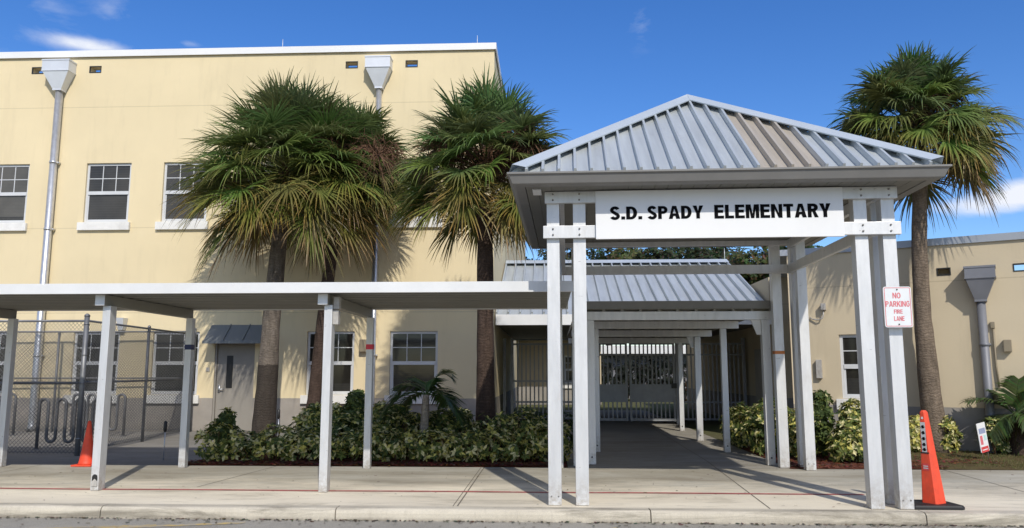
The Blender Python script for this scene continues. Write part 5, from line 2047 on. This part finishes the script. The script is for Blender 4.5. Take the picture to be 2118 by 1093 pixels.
def mulch_chips():
    rnd = random.Random(19)
    mb = MB()
    for i in range(5200):
        if rnd.random() < 0.55:
            x, y = rnd.uniform(-5.9, 0.25), 12.60 + abs(rnd.gauss(0, 0.22))
        else:
            x, y = rnd.uniform(3.78, 7.4), 12.64 + abs(rnd.gauss(0, 0.9))
            if x > 6.2 and (y < 13.2 or rnd.random() < 0.4):
                continue
        a = rnd.uniform(0, 6.28)
        l, w = rnd.uniform(0.015, 0.045), rnd.uniform(0.005, 0.012)
        z = rnd.uniform(0.02, 0.05)
        u = Vector((math.cos(a), math.sin(a), rnd.uniform(-0.3, 0.3))) * l
        v = Vector((-math.sin(a), math.cos(a), rnd.uniform(-0.5, 0.5))) * w
        p = Vector((x, y, z))
        c = tuple(q * rnd.uniform(0.5, 1.5) for q in (0.20, 0.08, 0.052))
        mb.add([tuple(p - u - v), tuple(p + u - v), tuple(p + u + v), tuple(p - u + v)], [(0, 1, 2, 3)], [c] * 4)
    tag(mb.build('mulch', M['leaf']), kind='stuff')


mulch_chips()


# ------------------------------------------------------------------ courtyard behind the gates, trees beyond
def courtyard():
    root = thing('courtyard_building', 'plain tan building seen through the pickets across the courtyard', 'building', (-0.5, 36, 0))
    F = Frame(0, 36.0, 1, 0)
    mb = MB()
    wall_grid(mb, F, -1.36, 2.4, 0, 3.3, [(0.72, 1.4, 0.95, 2.2, 0.1)])
    mb.add([F(2.4, 0, 0), F(2.4, -6, 0), F(2.4, -6, 3.3), F(2.4, 0, 3.3)], [(0, 1, 2, 3)])
    mb.build('wall', M['tan'], root)
    window(F, 0.72, 1.4, 0.95, 2.2, root, M['glass'], True, cols=2)
    mb = MB()
    mb.box(-1.36, 2.6, 33.4, 36.2, 3.0, 3.2)
    mb.build('porch_roof', M['deck'], root)
    root = thing('portable_classroom', 'white fascia of a low building seen through the gate tops', 'building', (5, 44, 0))
    mb = MB()
    mb.box(2.7, 9.5, 44.5, 50, 0.0, 2.4)
    mb.build('wall', M['greysheet'], root)
    mb = MB()
    mb.box(2.5, 9.7, 43.6, 50.2, 2.46, 2.92)
    mb.build('roof', M['white'], root)
    shrub('hedge', 'tall dark courtyard hedge behind the gates', 'hedge', [(0.5 + 0.9 * i, 40.5, 1.1, 0.8, 0.6, 1.15) for i in range(9)], 1500, 40, lambda r: tuple(v * r.uniform(0.5, 1.1) for v in (0.010, 0.015, 0.007)), 0.22, 0.10, 5)


courtyard()


def leafy_tree(label, x, y, h, r, seed, palette, count=2300, leaf=0.34):
    rnd = random.Random(seed)
    root = thing('broadleaf_tree', label, 'tree', (x, y, 0), 'broadleaf trees beyond the courtyard')
    blobs = []
    for i in range(9):
        a = rnd.uniform(0, 6.28)
        q = rnd.uniform(0.1, 0.75) * r
        zz = h - r * 0.75 + rnd.uniform(-0.55, 0.35) * r
        s = rnd.uniform(0.36, 0.55) * r
        blobs.append((x + math.cos(a) * q, y + math.sin(a) * q, zz, s, s, s * 0.72))
    mb = MB()
    for i in range(count):
        p, nr = blob_sample(rnd, blobs, 0.6)
        leaf_cluster(mb, rnd, p, nr, leaf, leaf * 0.5, 5, lambda rr: tuple(v * rr.uniform(0.6, 1.3) for v in rr.choice(palette)), 0.3)
    mb.build('crown', M['leaf'], root)
    mb = MB(True)
    tk = min(1.0, h / 10.0) ** 2
    mb.tube([(x, y, 0), (x + 0.1, y, h * 0.35), (x, y, h * 0.6)], [0.3 * tk, 0.22 * tk, 0.14 * tk], 10)
    for b in blobs:
        mb.tube([(x, y, h * 0.42), ((x + b[0]) / 2, (y + b[1]) / 2, (h * 0.45 + b[2]) / 2), (b[0], b[1], b[2])], [0.12 * tk, 0.08 * tk, 0.03 * tk], 6)
    mb.build('trunk', M['bark'], root)


dk = [(0.035, 0.055, 0.02), (0.05, 0.065, 0.022), (0.065, 0.06, 0.028)]
lt = [(0.06, 0.085, 0.025), (0.085, 0.10, 0.03), (0.11, 0.10, 0.04)]
leafy_tree('dark tree seen above the ridge beside the tall building corner', -1.0, 52, 10.6, 4.2, 61, dk)
leafy_tree('olive tree seen above the ridge just right of the left canopy posts', 4.0, 53, 10.9, 4.4, 62, lt)
leafy_tree('dark tree seen above the middle of the grey ridge', 8.6, 52, 10.6, 4.2, 63, dk)
leafy_tree('olive tree seen above the right end of the grey ridge', 12.8, 50, 10.5, 4.2, 64, lt)
leafy_tree('bright green tree above the tan coping beside the right canopy posts', 16.6, 47, 9.7, 2.9, 65, [(0.06, 0.10, 0.03), (0.09, 0.13, 0.04), (0.045, 0.07, 0.022)])
leafy_tree('dense dark tree above the left part of the grey ridge', 1.6, 57, 11.4, 4.6, 66, dk)
leafy_tree('dense dark tree above the right part of the grey ridge', 10.6, 57, 11.2, 4.6, 67, dk)
